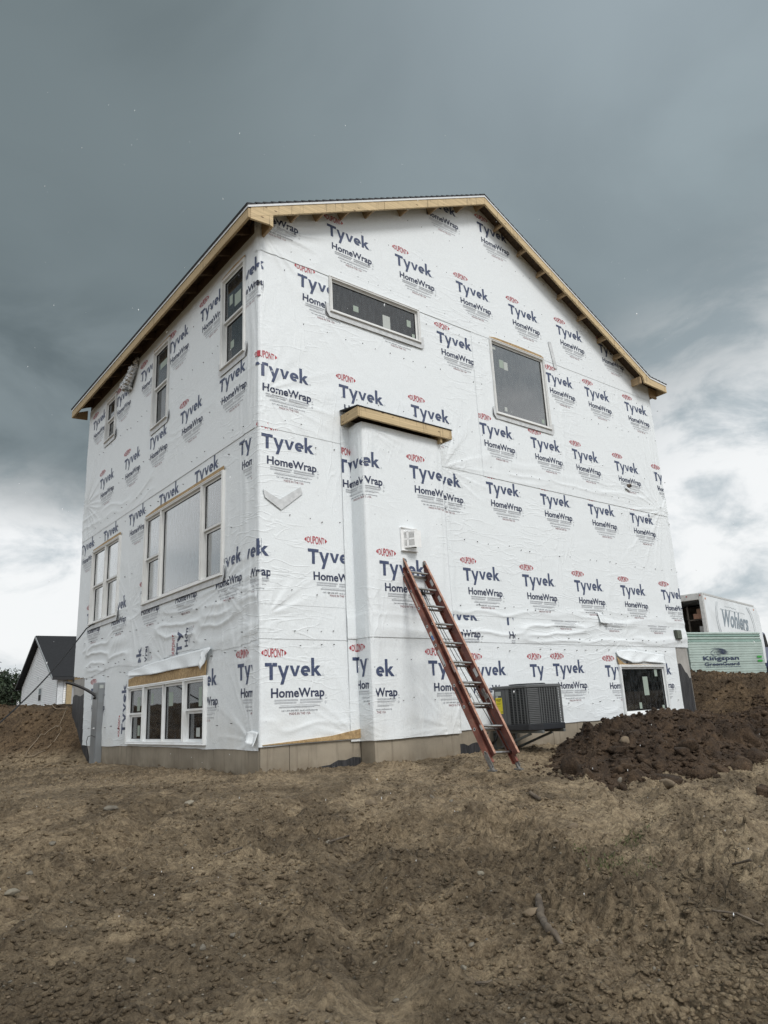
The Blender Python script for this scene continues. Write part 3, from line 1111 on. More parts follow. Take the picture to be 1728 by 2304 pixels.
sheet('C1', 'C', CX0 - 0.17, CX1 + CD + CD, 0.315, 1.70, 0.016, [], jag=0.03)
sheet('C2', 'C', CX0 - 0.18, CX1 + CD + CD, 1.62, 4.655, 0.026, [])
sheet('L1', 'L', 0.01, 6.98, 0.30, 1.66, 0.004, hL, lambda uu, zz: (uu < 6.86 + 0.10 * zz), jag=0.05)
sheet('L2', 'L', 0.01, 7.72, 1.55, 4.47, 0.011, hL, lambda uu, zz: (zz > 1.60 - 0.05 * np.sin(uu * 2.1)), jag=0.0)
sheet('L3', 'L', 3.88, 7.72, 4.40, 7.42, 0.017, hL)
sheet('L4', 'L', 0.01, 3.93, 4.40, 7.42, 0.021, hL)

# ---------------------------------------------------------------- the print
def text_mesh(body, width, height=None, bold=0.0, res=3, space=1.0):
    cu = bpy.data.curves.new('txt', 'FONT')
    cu.body = body
    cu.size = 1.0
    cu.resolution_u = res
    cu.offset = bold
    cu.space_character = space
    ob = bpy.data.objects.new('txt', cu)
    COL.objects.link(ob)
    dg = bpy.context.evaluated_depsgraph_get()
    me = bpy.data.meshes.new_from_object(ob.evaluated_get(dg))
    V = np.empty(len(me.vertices) * 3)
    me.vertices.foreach_get('co', V)
    V = V.reshape(-1, 3)[:, :2]
    F = [tuple(p.vertices) for p in me.polygons]
    bpy.data.objects.remove(ob)
    bpy.data.curves.remove(cu)
    bpy.data.meshes.remove(me)
    x0, x1 = V[:, 0].min(), V[:, 0].max()
    s_ = width / (x1 - x0)
    V = V.copy()
    V[:, 0] = (V[:, 0] - x0) * s_
    cap = 0.70
    V[:, 1] *= (height / cap) if height else s_
    return V, F


def ring(cx, cy, rx, ry, t, n=18, a0=0, a1=2 * PI):
    V, F = [], []
    for i in range(n + 1):
        a = a0 + (a1 - a0) * i / n
        V += [(cx + rx * math.cos(a), cy + ry * math.sin(a)), (cx + (rx - t) * math.cos(a), cy + (ry - t) * math.sin(a))]
    for i in range(n):
        F.append((2 * i, 2 * i + 2, 2 * i + 3, 2 * i + 1))
    return V, F


LV, LF, LM = [], [], []


def ladd(V, F, mi):
    o = len(LV)
    LV.extend([(float(a), float(b)) for a, b in V])
    for q in F:
        # consistent winding (counter-clockwise)
        A = sum(V[q[i]][0] * V[q[(i + 1) % len(q)]][1] - V[q[(i + 1) % len(q)]][0] * V[q[i]][1] for i in range(len(q)))
        q2 = tuple(i + o for i in q)
        LF.append(q2 if A > 0 else tuple(reversed(q2)))
        LM.append(mi)


def lpoly(pts, mi):
    ladd(pts, [tuple(range(len(pts)))], mi)


# large word, drawn as outlines
lpoly([(0, 0), (0, -0.044), (0.063, -0.044), (0.063, -0.205), (0.109, -0.205), (0.109, -0.044), (0.170, -0.044), (0.170, 0)], 0)
lpoly([(0.178, -0.032), (0.222, -0.032), (0.262, -0.130), (0.298, -0.032), (0.341, -0.032), (0.258, -0.262), (0.213, -0.262), (0.240, -0.185)], 0)
lpoly([(0.350, -0.032), (0.394, -0.032), (0.427, -0.122), (0.460, -0.032), (0.503, -0.032), (0.448, -0.163), (0.405, -0.163)], 0)
V_, F_ = ring(0.582, -0.097, 0.070, 0.066, 0.040, 18, 0.0, 2 * PI * 0.86)
V_ = [(a, b) for a, b in V_]
ladd(V_, F_, 0)
lpoly([(0.549, -0.112), (0.549, -0.086), (0.611, -0.086), (0.611, -0.098), (0.652, -0.098), (0.652, -0.112)], 0)
lpoly([(0.668, 0.064), (0.713, 0.064), (0.713, -0.070), (0.752, -0.032), (0.806, -0.032), (0.752, -0.085), (0.822, -0.160), (0.764, -0.160), (0.713, -0.104), (0.713, -0.160), (0.668, -0.160)], 0)
V_, F_ = ring(0.846, -0.148, 0.014, 0.014, 0.004, 10)
ladd(V_, F_, 3)
# second word
V_, F_ = text_mesh('HomeWrap', 0.775, 0.108, 0.026, 3)
ladd([(a + 0.082, b - 0.414) for a, b in V_], F_, 1)
V_, F_ = ring(0.874, -0.405, 0.012, 0.012, 0.004, 10)
ladd(V_, F_, 3)
# the oval mark
V_, F_ = text_mesh('DUPONT', 0.272, 1.0, 0.016, 2, 0.98)
mid = 0.5
out = []
for a, b in V_:
    t_ = (a - 0.136) / 0.136
    hh = 0.112 * (1 - 0.36 * t_ * t_)
    out.append((a - 0.006, 0.122 + (b - 0.5) * hh))
ladd(out, F_, 2)
for sg, cx in ((-1, -0.016), (1, 0.276)):
    lpoly([(cx, 0.155), (cx + sg * 0.022, 0.138), (cx + sg * 0.034, 0.122), (cx + sg * 0.022, 0.106), (cx, 0.090)][::-sg], 2)
# paragraph lines, too small to read
for (a, b, zz, hh) in ((0.13, 0.465, -0.447, 0.006), (0.13, 0.465, -0.459, 0.006), (0.49, 0.825, -0.447, 0.006), (0.49, 0.825, -0.459, 0.006),
                       (0.13, 0.44, -0.478, 0.006), (0.13, 0.44, -0.490, 0.005), (0.49, 0.825, -0.478, 0.006), (0.49, 0.80, -0.490, 0.005), (0.21, 0.75, -0.512, 0.003)):
    lpoly([(a, zz), (b, zz), (b, zz + hh), (a, zz + hh)], 3)
for (a, b, zz, hh) in ((0.19, 0.78, -0.530, 0.0035), (0.19, 0.70, -0.541, 0.003), (0.865, 0.895, -0.442, 0.005)):
    lpoly([(a, zz), (b, zz), (b, zz + hh), (a, zz + hh)], 4)
V_, F_ = ring(0.870, -0.490, 0.013, 0.019, 0.004, 4)
ladd(V_, F_, 4)
V_, F_ = text_mesh('Call 1-800-448-9835  tyvek.com/homewrap', 0.53, 0.021, 0.006, 1)
ladd([(a + 0.222, b - 0.586) for a, b in V_], F_, 4)
V_, F_ = text_mesh('MADE IN THE USA', 0.306, 0.030, 0.0, 1)
ladd([(a + 0.337, b - 0.627) for a, b in V_], F_, 5)
M_redd = wrap_mat('print dark red', (0.20, 0.045, 0.06), 0.5, 0.1)
PRINT = [M_navy, M_navy2, M_red, M_grey, M_dk, M_redd]

base = bmesh.new()
bv = [base.verts.new((a, b, 0)) for a, b in LV]
base.verts.ensure_lookup_table()
for q, mi in zip(LF, LM):
    try:
        fc = base.faces.new([bv[i] for i in q])
        fc.material_index = mi
    except ValueError:
        pass
base.normal_update()
bmesh.ops.triangulate(base, faces=[fc for fc in base.faces if len(fc.verts) > 4])
for k in range(-2, 25):
    bmesh.ops.bisect_plane(base, geom=base.verts[:] + base.edges[:] + base.faces[:], plane_co=(k * 0.04 + 0.001, 0, 0), plane_no=(1, 0, 0))
for k in range(-17, 6):
    bmesh.ops.bisect_plane(base, geom=base.verts[:] + base.edges[:] + base.faces[:], plane_co=(0, k * 0.04 + 0.001, 0), plane_no=(0, 1, 0))
base_me = bpy.data.meshes.new('print_base')
base.to_mesh(base_me)
base.free()


def logo(key, ut, zt, rot=False, clip=None):
    """ut: wall coordinate of the T's upper left corner (x, y or unrolled u)"""
    o_, side, ua, ub, za, zb, proud, holes, cut = SHEETS[key]
    bm = bmesh.new()
    bm.from_mesh(base_me)
    sgn = -1 if side == 'L' else 1
    for v in bm.verts:
        a, b = v.co.x, v.co.y
        if rot:
            a, b = -b, a
        v.co = (ut + sgn * a, zt + b, 0)
    lim = [max(ua, -9), ub, za, zb]
    if side in 'RL' and ua <= 0.011:
        lim[0] = -0.35
    if clip:
        lim = [max(lim[0], clip[0]), min(lim[1], clip[1]), max(lim[2], clip[2]), min(lim[3], clip[3])]
    for co, no in (((lim[0], 0, 0), (-1, 0, 0)), ((lim[1], 0, 0), (1, 0, 0)), ((0, lim[2], 0), (0, -1, 0)), ((0, lim[3], 0), (0, 1, 0))):
        bmesh.ops.bisect_plane(bm, geom=bm.verts[:] + bm.edges[:] + bm.faces[:], plane_co=co, plane_no=no, clear_outer=True)
    cuts = [h for h in holes if h[0] < max(v.co.x for v in bm.verts) and h[1] > min(v.co.x for v in bm.verts)] if bm.verts else []
    for h in cuts:
        h2 = (h[0] - 0.004, h[1] + 0.004, h[2] - 0.004, h[3] + 0.004)
        for co, no in (((h2[0], 0, 0), (1, 0, 0)), ((h2[1], 0, 0), (1, 0, 0)), ((0, h2[2], 0), (0, 1, 0)), ((0, h2[3], 0), (0, 1, 0))):
            bmesh.ops.bisect_plane(bm, geom=bm.verts[:] + bm.edges[:] + bm.faces[:], plane_co=co, plane_no=no)
        dead = [fc for fc in bm.faces if h2[0] < fc.calc_center_median().x < h2[1] and h2[2] < fc.calc_center_median().y < h2[3]]
        bmesh.ops.delete(bm, geom=dead, context='FACES')
    if side in 'RC' and bm.faces:
        dead = [fc for fc in bm.faces if (side == 'R' and fc.calc_center_median().y > roof_under(min(max(fc.calc_center_median().x, 0), HX)))]
        bmesh.ops.delete(bm, geom=dead, context='FACES')
    if len(bm.faces) < 4:
        bm.free()
        return
    P = np.array([(v.co.x, v.co.y) for v in bm.verts])
    H = crease(side, P[:, 0], P[:, 1]) + proud
    if side != 'C':
        k = sstep(-0.05, 0.04, P[:, 0])
        H = H * k + (proud + 0.006) * (1 - k)
        H = np.where((side == 'L') & (P[:, 0] < 0.09), np.maximum(H, 0.030), H)
        H = np.where((side == 'R') & (P[:, 0] < 0.0), np.maximum(H, 0.030), H)
    else:
        H = np.where((P[:, 0] < CX0 + CD + 0.03) & (P[:, 0] > CX0 + CD - 0.03), proud, H)
    X, Y, Z = surf(side, P[:, 0], P[:, 1], H + 0.0032)
    for v, x, y, z in zip(bm.verts, X, Y, Z):
        v.co = (x, y, z)
    if side == 'L':
        pass
    me = bpy.data.meshes.new('printed_logo')
    bm.to_mesh(me)
    bm.free()
    for m in PRINT:
        me.materials.append(m)
    me.polygons.foreach_set('use_smooth', [True] * len(me.polygons))
    ob = bpy.data.objects.new('printed_logo', me)
    COL.objects.link(ob)
    ob.parent = o_


for x in (-0.22, 1.161, 2.521, 3.92, 5.29, 6.70, 8.10):
    logo('R6', x, 8.01)
for x in (3.24, 4.62):
    logo('R6', x, 9.54)
logo('R4', 0.612, 6.924)
logo('R4', 2.0, 6.88)
logo('R4', 3.364, 6.843)
for x in (6.18, 7.40, 8.79):
    logo('R5', x, 6.83)
for x in (-0.05, 1.297, 2.678):
    logo('R4', x, 5.33)
for x in (4.21, 5.53, 6.72, 8.10, 9.50):
    logo('R5', x, 5.36)
for x in (0.016, 4.25, 5.64, 7.03, 8.40):
    logo('R3', x, 4.30)
logo('R3', 2.83, 4.25, clip=(3.05, 9, 0, 9))
logo('R3', 0.705, 2.80, clip=(0, 1.29, 0, 9))
for x in (3.56, 4.94, 6.33, 7.73, 9.13):
    logo('R3', x, 2.775)
logo('R3', -0.70, 2.80, clip=(-0.27, 0.14, 0, 9))
logo('R2', 2.97, 2.11, clip=(2.99, 9, 0, 2.03))
logo('R2', 4.40, 2.11, clip=(0, 4.62, 0, 2.03))
for x in (5.46, 6.87, 8.34):
    logo('R2', x, 2.50, clip=(0, 9.5, 0, 2.03))
logo('R1', 0.06, 1.306)
logo('R1', 3.52, 1.28, clip=(2.98, 9, 0, 9))
logo('R1', 4.92, 1.29, clip=(0, 5.27, 0, 9))
logo('R1', 5.505, 1.30)
logo('R1', 6.94, 1.27)
logo('R1', 8.27, 1.25)
logo('C2', 1.22, 4.16)
logo('C2', 2.60, 4.16)
logo('C2', 1.95, 2.66)
logo('C1', 1.37, 1.38, clip=(0, 1.735, 0, 9))
logo('C1', 1.31, 1.27, clip=(1.80, 9, 0, 9))
logo('C1', 2.74, 1.316)
for y in (1.899, ):
    logo('L4', y, 7.03)
logo('L4', 0.74, 6.93, clip=(-0.05, 0.33, 0, 9))
logo('L4', 3.20, 7.03)
for y in (4.55, 5.93, 7.42):
    logo('L3', y, 7.05)
for y in (1.166, 2.592):
    logo('L4', y, 5.51)
logo('L4', 3.98, 5.51)
for y in (5.25, 6.674):
    logo('L3', y, 5.51)
logo('L2', 0.54, 4.33, clip=(0.18, 9, 0, 4.40))
for y in (2.01, 3.43, 4.87, 6.28, 7.69):
    logo('L2', y, 4.33, clip=(-1, 9, 0, 4.40))
for y in (1.27, 2.69, 4.12, 5.62, 7.06):
    logo('L2', y, 2.81, clip=(0.2, 9, 0, 9))
logo('L1', 0.551, 1.33, clip=(0.17, 9, 0, 9))
logo('L1', 1.98, 1.27)
logo('L1', 6.55, 1.33)
logo('L1', 4.78, 0.50, rot=True, clip=(-1, 9, 0, 1.6))
logo('L2', 2.52, 1.62, rot=True, clip=(-1, 9, 1.62, 1.98))
logo('L2', 4.12, 1.05, rot=True, clip=(-1, 9, 1.62, 1.86))

# nail / staple dots along the studs: joined, nobody could pick them one by one
nd_ = MB()
rng = random.Random(5)


def dot(side, uu, zz):
    w_ = float(crease(side, np.array([uu]), np.array([zz]))[0]) + 0.031
    s_ = rng.uniform(0.0025, 0.0048)
    wbox(nd_, side, uu - s_, uu + s_, zz - s_ * 1.3, zz + s_ * 1.3, 0.004, w_ + 0.001)


for side, L_, holes in (('R', HX, hR), ('L', 6.8, hL)):
    for zz in (0.62, 1.52, 1.72, 2.2, 3.2, 4.25, 4.55, 5.15, 6.1, 6.9, 7.25, 8.1, 8.8):
        uu = 0.15
        while uu < L_ - 0.1:
            uu += rng.uniform(0.18, 0.42)
            z2 = zz + rng.uniform(-0.03, 0.03)
            top = roof_under(min(max(uu, 0), HX)) - 0.1 if side == 'R' else 7.2
            if z2 > top or (side == 'R' and CX0 - 0.2 < uu < CX1 + 0.05 and z2 < 4.8):
                continue
            if uu > 9.2 and z2 < 1.7:
                continue
            if any(h[0] - 0.05 < uu < h[1] + 0.05 and h[2] - 0.1 < z2 < h[3] + 0.1 for h in holes):
                continue
            if rng.random() < 0.75:
                dot(side, uu, z2)
for zz in (0.8, 1.35, 1.8, 2.4, 3.3, 3.9, 4.3):
    for i in range(4):
        uu, z2 = rng.uniform(CX0 + 0.1, CX1 - 0.1), zz + rng.uniform(-0.03, 0.03)
        w_ = float(crease('C', np.array([uu + CD]), np.array([z2]))[0]) + 0.028
        wbox(nd_, 'C', uu - 0.003, uu + 0.003, z2 - 0.005, z2 + 0.005, 0.004, w_)
o = nd_.link('staple', M_gap, house)
o['kind'] = 'stuff'

# ---------------------------------------------------------------- windows
def window(side, rect, units, mat, stick=(), glass=None, w_out=0.058, top_strip=None, th=0.045):
    """units: list of (share, kind) with kind 'hung' or 'fixed'; on the L side listed far -> near"""
    a, b, z0_, z1_ = rect
    fr = MB()
    m3 = 0.03
    # outer frame (the window object itself)
    wbox(fr, side, a, a + th, z0_, z1_, -0.05, w_out)
    wbox(fr, side, b - th, b, z0_, z1_, -0.05, w_out)
    wbox(fr, side, a + th, b - th, z1_ - th, z1_, -0.05, w_out)
    wbox(fr, side, a + th, b - th, z0_, z0_ + th, -0.05, w_out)
    # projecting sill lip and thin outer bead
    wbox(fr, side, a + 0.004, b - 0.004, z0_ + 0.002, z0_ + 0.016, w_out, w_out + 0.016)
    wbox(fr, side, a + 0.012, a + 0.022, z0_ + 0.02, z1_ - 0.012, w_out, w_out + 0.008)
    wbox(fr, side, b - 0.022, b - 0.012, z0_ + 0.02, z1_ - 0.012, w_out, w_out + 0.008)
    wbox(fr, side, a + 0.022, b - 0.022, z1_ - 0.022, z1_ - 0.012, w_out, w_out + 0.008)
    win = fr.link('window', mat, house, bevel=0.003)
    tot = sum(s_ for s_, k in units)
    span = (b - a) - 2 * th
    pos = a + th
    seq = units if side != 'L' else units[::-1]
    for i, (s_, kind) in enumerate(seq):
        wd = span * s_ / tot
        ua_, ub_ = pos, pos + wd
        pos += wd
        if i < len(seq) - 1 and kind != 'half':
            mm = MB()
            mw = 0.035
            wbox(mm, side, ub_ - mw, ub_ + mw, z0_ + th, z1_ - th, -0.05, w_out - 0.004)
            wbox(mm, side, ub_ - 0.006, ub_ + 0.006, z0_ + th + 0.002, z1_ - th - 0.002, w_out - 0.004, w_out + 0.006)
            mm.link('mullion', mat, win, bevel=0.003)
            ub_ -= mw
        if i > 0 and seq[i - 1][1] != 'half':
            ua_ += 0.035
        z_a, z_b = z0_ + th, z1_ - th
        parts = []
        if kind == 'hung':
            zm = (z_a + z_b) / 2
            parts = [(z_a, zm - 0.0, -0.012, 0.036), (zm, z_b, 0.022, 0.030)]
        elif kind == 'twin':
            parts = [(z_a, z_b, 0.012, 0.034)]
        else:
            parts = [(z_a, z_b, 0.018, 0.032)]
        sub = [(ua_, ub_)]
        if kind == 'twin':
            um = (ua_ + ub_) / 2
            sub = [(ua_, um - 0.012), (um + 0.012, ub_)]
            mm = MB()
            wbox(mm, side, um - 0.012, um + 0.012, z_a, z_b, -0.03, 0.045)
            mm.link('mullion', mat, win, bevel=0.002)
        for (zs0, zs1, wf, sw) in parts:
            for (sa, sb) in sub:
                sm = MB()
                wbox(sm, side, sa, sa + sw, zs0, zs1, wf - 0.03, wf)
                wbox(sm, side, sb - sw, sb, zs0, zs1, wf - 0.03, wf)
                wbox(sm, side, sa + sw, sb - sw, zs0, zs0 + sw, wf - 0.03, wf)
                wbox(sm, side, sa + sw, sb - sw, zs1 - sw, zs1, wf - 0.03, wf)
                # dark glazing gasket
                sm_g = 0.005
                for (p0, p1, q0, q1) in ((sa + sw, sa + sw + sm_g, zs0 + sw, zs1 - sw), (sb - sw - sm_g, sb - sw, zs0 + sw, zs1 - sw),
                                         (sa + sw + sm_g, sb - sw - sm_g, zs0 + sw, zs0 + sw + sm_g), (sa + sw + sm_g, sb - sw - sm_g, zs1 - sw - sm_g, zs1 - sw)):
                    wbox(sm, side, p0, p1, q0, q1, wf - 0.022, wf - 0.006, 1)
                sm.link('sash', [mat, M_gasket], win)
                pg = MB()
                wbox(pg, side, sa + sw + 0.002, sb - sw - 0.002, zs0 + sw + 0.002, zs1 - sw - 0.002, wf - 0.020, wf - 0.016)
                me_p = pg.link('pane', glass or M_glass, win)
    for (su, sz, sw_, sh_, mt) in stick:
        sm = MB()
        kinds = [k_ for s_, k_ in units]
        if kinds == ['fixed']:
            wf_ = 0.018
        elif 'twin' in kinds and 0.24 < su < 0.76:
            wf_ = 0.012
        else:
            wf_ = 0.022 if sz > 0.5 else -0.012
        wf_ -= 0.0155
        wbox(sm, side, a + (b - a) * su, a + (b - a) * su + sw_, z0_ + (z1_ - z0_) * sz, z0_ + (z1_ - z0_) * sz + sh_, wf_, wf_ + 0.0008)
        so = sm.link('sticker', mt, win)
    return win


GR, WT = M_sticker, M_stickerw
window('R', WR['A'], [(1, 'fixed')], M_frame, [(0.26, 0.30, 0.10, 0.10, GR), (0.58, 0.10, 0.15, 0.25, WT), (0.86, 0.42, 0.085, 0.12, GR), (0.915, 0.12, 0.06, 0.08, GR)])
window('R', WR['B'], [(1, 'fixed')], M_frame, [(0.17, 0.66, 0.12, 0.16, GR), (0.245, 0.65, 0.11, 0.16, WT), (0.19, 0.09, 0.07, 0.08, WT), (0.86, 0.08, 0.07, 0.08, GR), (0.07, 0.88, 0.08, 0.05, WT)], glass=M_glassb)
window('R', WR['C'], [(1, 'fixed')], M_framew, [(0.50, 0.38, 0.16, 0.34, GR), (0.78, 0.76, 0.09, 0.16, GR), (0.36, 0.12, 0.08, 0.11, GR), (0.86, 0.10, 0.07, 0.06, GR)])
window('L', WLs['W1'], [(1, 'hung')], M_frame, [(0.60, 0.66, 0.10, 0.16, GR), (0.25, 0.60, 0.20, 0.20, GR), (0.62, 0.20, 0.11, 0.12, GR)])
window('L', WLs['W2'], [(1, 'hung')], M_frame, [(0.25, 0.72, 0.30, 0.12, GR)])
window('L', WLs['W3'], [(1, 'hung')], M_frame)
window('L', WLs['D'], [(0.23, 'hung'), (0.54, 'fixed'), (0.23, 'hung')], M_frame, glass=M_glassr)
window('L', WLs['E'], [(0.5, 'hung'), (0.5, 'hung')], M_frame, glass=M_glassr)
window('L', WLs['F'], [(0.23, 'hung'), (0.54, 'twin'), (0.23, 'hung')], M_framew,
       [(0.06, 0.56, 0.10, 0.26, GR), (0.10, 0.12, 0.12, 0.12, WT), (0.40, 0.60, 0.16, 0.20, GR), (0.66, 0.66, 0.08, 0.16, GR), (0.84, 0.56, 0.12, 0.22, GR), (0.86, 0.14, 0.10, 0.16, GR)])

# flashing tape below the sills and board strips over the heads
def tape(side, rect, drop=0.085, wing=0.065, up=0.14, w_=0.040):
    a, b, z0_, z1_ = rect
    m2 = MB()
    r_ = drop * 0.8
    pts = [(a + 0.03, z0_ + 0.01), (a - wing * 0.3, z0_ + up), (a - wing, z0_ + up * 0.9), (a - wing, z0_ - drop + r_)]
    for k in range(1, 6):
        t_ = k / 6 * PI / 2
        pts.append((a - wing + r_ * (1 - math.cos(t_)), z0_ - drop + r_ * (1 - math.sin(t_))))
    pts += [(a - wing + r_, z0_ - drop), (b + wing - r_, z0_ - drop)]
    for k in range(1, 6):
        t_ = k / 6 * PI / 2
        pts.append((b + wing - r_ * (1 - math.sin(t_)), z0_ - drop + r_ * (1 - math.cos(t_))))
    pts += [(b + wing, z0_ - drop + r_), (b + wing, z0_ + up), (b + wing * 0.3, z0_ + up * 0.9), (b - 0.03, z0_ + 0.01)]
    wpoly(m2, side, pts, w_ - 0.004, w_)
    o_ = m2.link('flashing_tape', M_tape, house)
    # lifted, curled end of the tape
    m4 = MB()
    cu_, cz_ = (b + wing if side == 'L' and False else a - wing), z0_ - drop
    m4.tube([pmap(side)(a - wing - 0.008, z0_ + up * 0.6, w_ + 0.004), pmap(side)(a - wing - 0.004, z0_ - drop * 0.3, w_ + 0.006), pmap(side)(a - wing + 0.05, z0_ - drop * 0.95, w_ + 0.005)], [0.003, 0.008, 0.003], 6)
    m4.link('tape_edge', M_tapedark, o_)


for k in ('A', 'B'):
    tape('R', WR[k], w_=0.047)
for k in ('W1', 'W2', 'W3', 'D', 'E'):
    tape('L', WLs[k], w_=0.043)


def osb_strip(side, rect, prof, w_=0.046):
    """bare board over a window head; prof: list of (share, height)"""
    a, b, z0_, z1_ = rect
    m2 = MB()
    pts = [(a + 0.01, z1_)] + [(a + (b - a) * s_, z1_ + h_) for s_, h_ in prof] + [(b - 0.01, z1_)]
    wpoly(m2, side, pts, w_ - 0.012, w_)
    m2.link('strand_board', M_osb, house)


osb_strip('R', WR['B'], [(0.01, 0.02), (0.1, 0.05), (0.5, 0.06), (0.95, 0.05), (1.0, 0.02)])
osb_strip('L', WLs['W1'], [(0.0, 0.04), (0.5, 0.055), (1.0, 0.03)])
osb_strip('L', WLs['W2'], [(0.0, 0.04), (1.0, 0.035)])
osb_strip('L', WLs['W3'], [(0.0, 0.03), (1.0, 0.03)])
osb_strip('L', WLs['D'], [(0.0, 0.06), (0.25, 0.055), (0.45, 0.05), (0.8, 0.065), (1.0, 0.03)])
osb_strip('L', WLs['E'], [(0.0, 0.055), (0.5, 0.05), (1.0, 0.03)])
osb_strip('L', WLs['F'], [(-0.005, 0.20), (0.12, 0.19), (0.3, 0.16), (0.6, 0.13), (0.9, 0.15), (1.0, 0.12)])
osb_strip('R', WR['C'], [(-0.02, 0.14), (0.05, 0.07), (0.12, 0.02)])
# board strip showing under the lifted sheet left of the chase
m_ = MB()
wpoly(m_, 'R', [(0.02, 0.345), (CX0 - 0.02, 0.345), (CX0 - 0.02, 0.46), (1.0, 0.40), (0.5, 0.372), (0.02, 0.352)], 0.0, 0.036)
m_.link('strand_board', M_osb, house)


# torn flaps of sheet
def flap(name, side, pts_top, pts_bot, curl, n=14, m=8, w_=0.05, seed=1):
    """cloth between two polylines on the wall, curling outward towards the bottom line"""
    def along(P, t):
        k = t * (len(P) - 1)
        i = min(int(k), len(P) - 2)
        q = k - i
        return tuple(P[i][j] * (1 - q) + P[i + 1][j] * q for j in (0, 1))
    X = np.zeros((m + 1, n + 1)); Y = X.copy(); Z = X.copy()
    rg = random.Random(seed)
    ph = rg.uniform(0, 9)
    for j in range(m + 1):
        for i in range(n + 1):
            t = i / n
            v = j / m
            a, b = along(pts_top, t), along(pts_bot, t)
            uu, zz = a[0] * (1 - v) + b[0] * v, a[1] * (1 - v) + b[1] * v
            ww = w_ + curl * v ** 1.6 * (0.65 + 0.35 * math.sin(t * 9 + ph)) + 0.012 * math.sin(t * 23 + ph + v * 3) * v
            X[j, i], Y[j, i], Z[j, i] = pmap(side)(uu, zz, ww)
    if side == 'L':
        X, Y, Z = X[:, ::-1], Y[:, ::-1], Z[:, ::-1]
    me = grid_mesh(name, X, Y, Z, M_wrap)
    o = bpy.data.objects.new(name, me)
    COL.objects.link(o)
    o.parent = house
    md = o.modifiers.new('th', 'SOLIDIFY')
    md.thickness = 0.002
    return o


flap('wrap_flap', 'L', [(1.30, 1.62), (2.4, 1.60), (3.4, 1.57), (4.50, 1.50)], [(1.62, 1.39), (2.35, 1.40), (3.3, 1.385), (4.50, 1.435)], 0.045, 40, 10, 0.045, 2)
flap('wrap_flap', 'L', [(1.28, 1.60), (1.40, 1.61), (1.52, 1.60)], [(1.30, 1.55), (1.52, 1.33), (1.54, 1.56)], 0.06, 10, 8, 0.05, 4)
flap('wrap_flap', 'R', [(7.30, 1.52), (7.8, 1.56), (8.4, 1.50), (8.9, 1.46)], [(7.32, 1.42), (7.72, 1.30), (8.2, 1.33), (8.85, 1.29)], 0.05, 26, 8, 0.036, 5)
flap('wrap_flap', 'R', [(6.88, 2.22), (7.0, 2.20)], [(6.9, 2.02), (7.18, 2.0)], 0.05, 8, 8, 0.035, 6)
flap('wrap_flap', 'L', [(0.0, 0.50), (0.15, 0.52), (0.28, 0.50)], [(0.02, 0.33), (0.12, 0.36), (0.26, 0.42)], 0.08, 10, 6, 0.03, 8)

# tape scraps
m_ = MB()
wpoly(m_, 'R', [(0.03, 3.52), (0.06, 3.41), (0.30, 3.27), (0.63, 3.54), (0.60, 3.63), (0.48, 3.55), (0.28, 3.41), (0.14, 3.47)], 0.030, 0.035)
m_.link('tape_scrap', M_tape, house)
m_ = MB()
wpoly(m_, 'R', [(6.36, 7.52), (6.45, 7.54), (6.56, 6.98), (6.47, 6.97)], 0.040, 0.045)
m_.link('tape_scrap', M_tape, house)

# ---------------------------------------------------------------- roof
YF, YB = -OV, HY + 0.30
roof = None
XE = -0.335
XK, XW = 9.486, 10.135
prof = [(XE, roof_top(XE)), (X_R, Z_RIDGE), (XK, roof_top(XK)), (XW, roof_top(XW))]
m_ = MB()
deck_t, deck_b = 0.018, 0.034
for (xa, za), (xb, zb) in zip(prof[:-1], prof[1:]):
    m_.prism([(xa, YF + 0.02, za - 0.028), (xb, YF + 0.02, zb - 0.028), (xb, YF + 0.02, zb - ROOF_T), (xa, YF + 0.02, za - ROOF_T)], (0, YB - YF - 0.04, 0))
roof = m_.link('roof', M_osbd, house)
# shingle courses
course = {}
def shingle_courses(xa, za, xb, zb):
    L = math.hypot(xb - xa, zb - za)
    n = int(L / 0.143)
    d = Vector((xb - xa, 0, zb - za)) / L
    nrm = Vector((-d.z, 0, d.x))
    if nrm.z < 0:
        nrm = -nrm
    if d.x < 0:
        pass
    for i in range(n + 1):
        s0 = i * L / (n + 1)
        s1 = min(L, s0 + L / (n + 1) + 0.02)
        A = Vector((xa, 0, za)) + d * s0 - nrm * 0.026
        B = Vector((xa, 0, za)) + d * s1 - nrm * 0.026
        m2 = MB()
        lo, hi = 0.036, 0.016
        m2.prism([(A.x, YF - 0.012, A.z), (B.x, YF - 0.012, B.z), (B.x + nrm.x * hi, YF - 0.012, B.z + nrm.z * hi), (A.x + nrm.x * lo, YF - 0.012, A.z + nrm.z * lo)], (0, YB - YF + 0.02, 0))
        m2.link('shingle_course', M_shingle, roof)


shingle_courses(XE - 0.02, roof_top(XE) - 0.01, X_R, Z_RIDGE)
shingle_courses(XK + 0.02, roof_top(XK), X_R, Z_RIDGE)
shingle_courses(XW + 0.015, roof_top(XW), XK, roof_top(XK))
m_ = MB()
m_.prism([(X_R - 0.14, YF - 0.014, Z_RIDGE - 0.064), (X_R, YF - 0.014, Z_RIDGE + 0.006), (X_R + 0.14, YF - 0.014, Z_RIDGE - 0.064), (X_R + 0.14, YF - 0.014, Z_RIDGE - 0.078), (X_R, YF - 0.014, Z_RIDGE - 0.008), (X_R - 0.14, YF - 0.014, Z_RIDGE - 0.078)], (0, YB - YF + 0.024, 0))
m_.link('ridge_cap', M_shingle, roof)


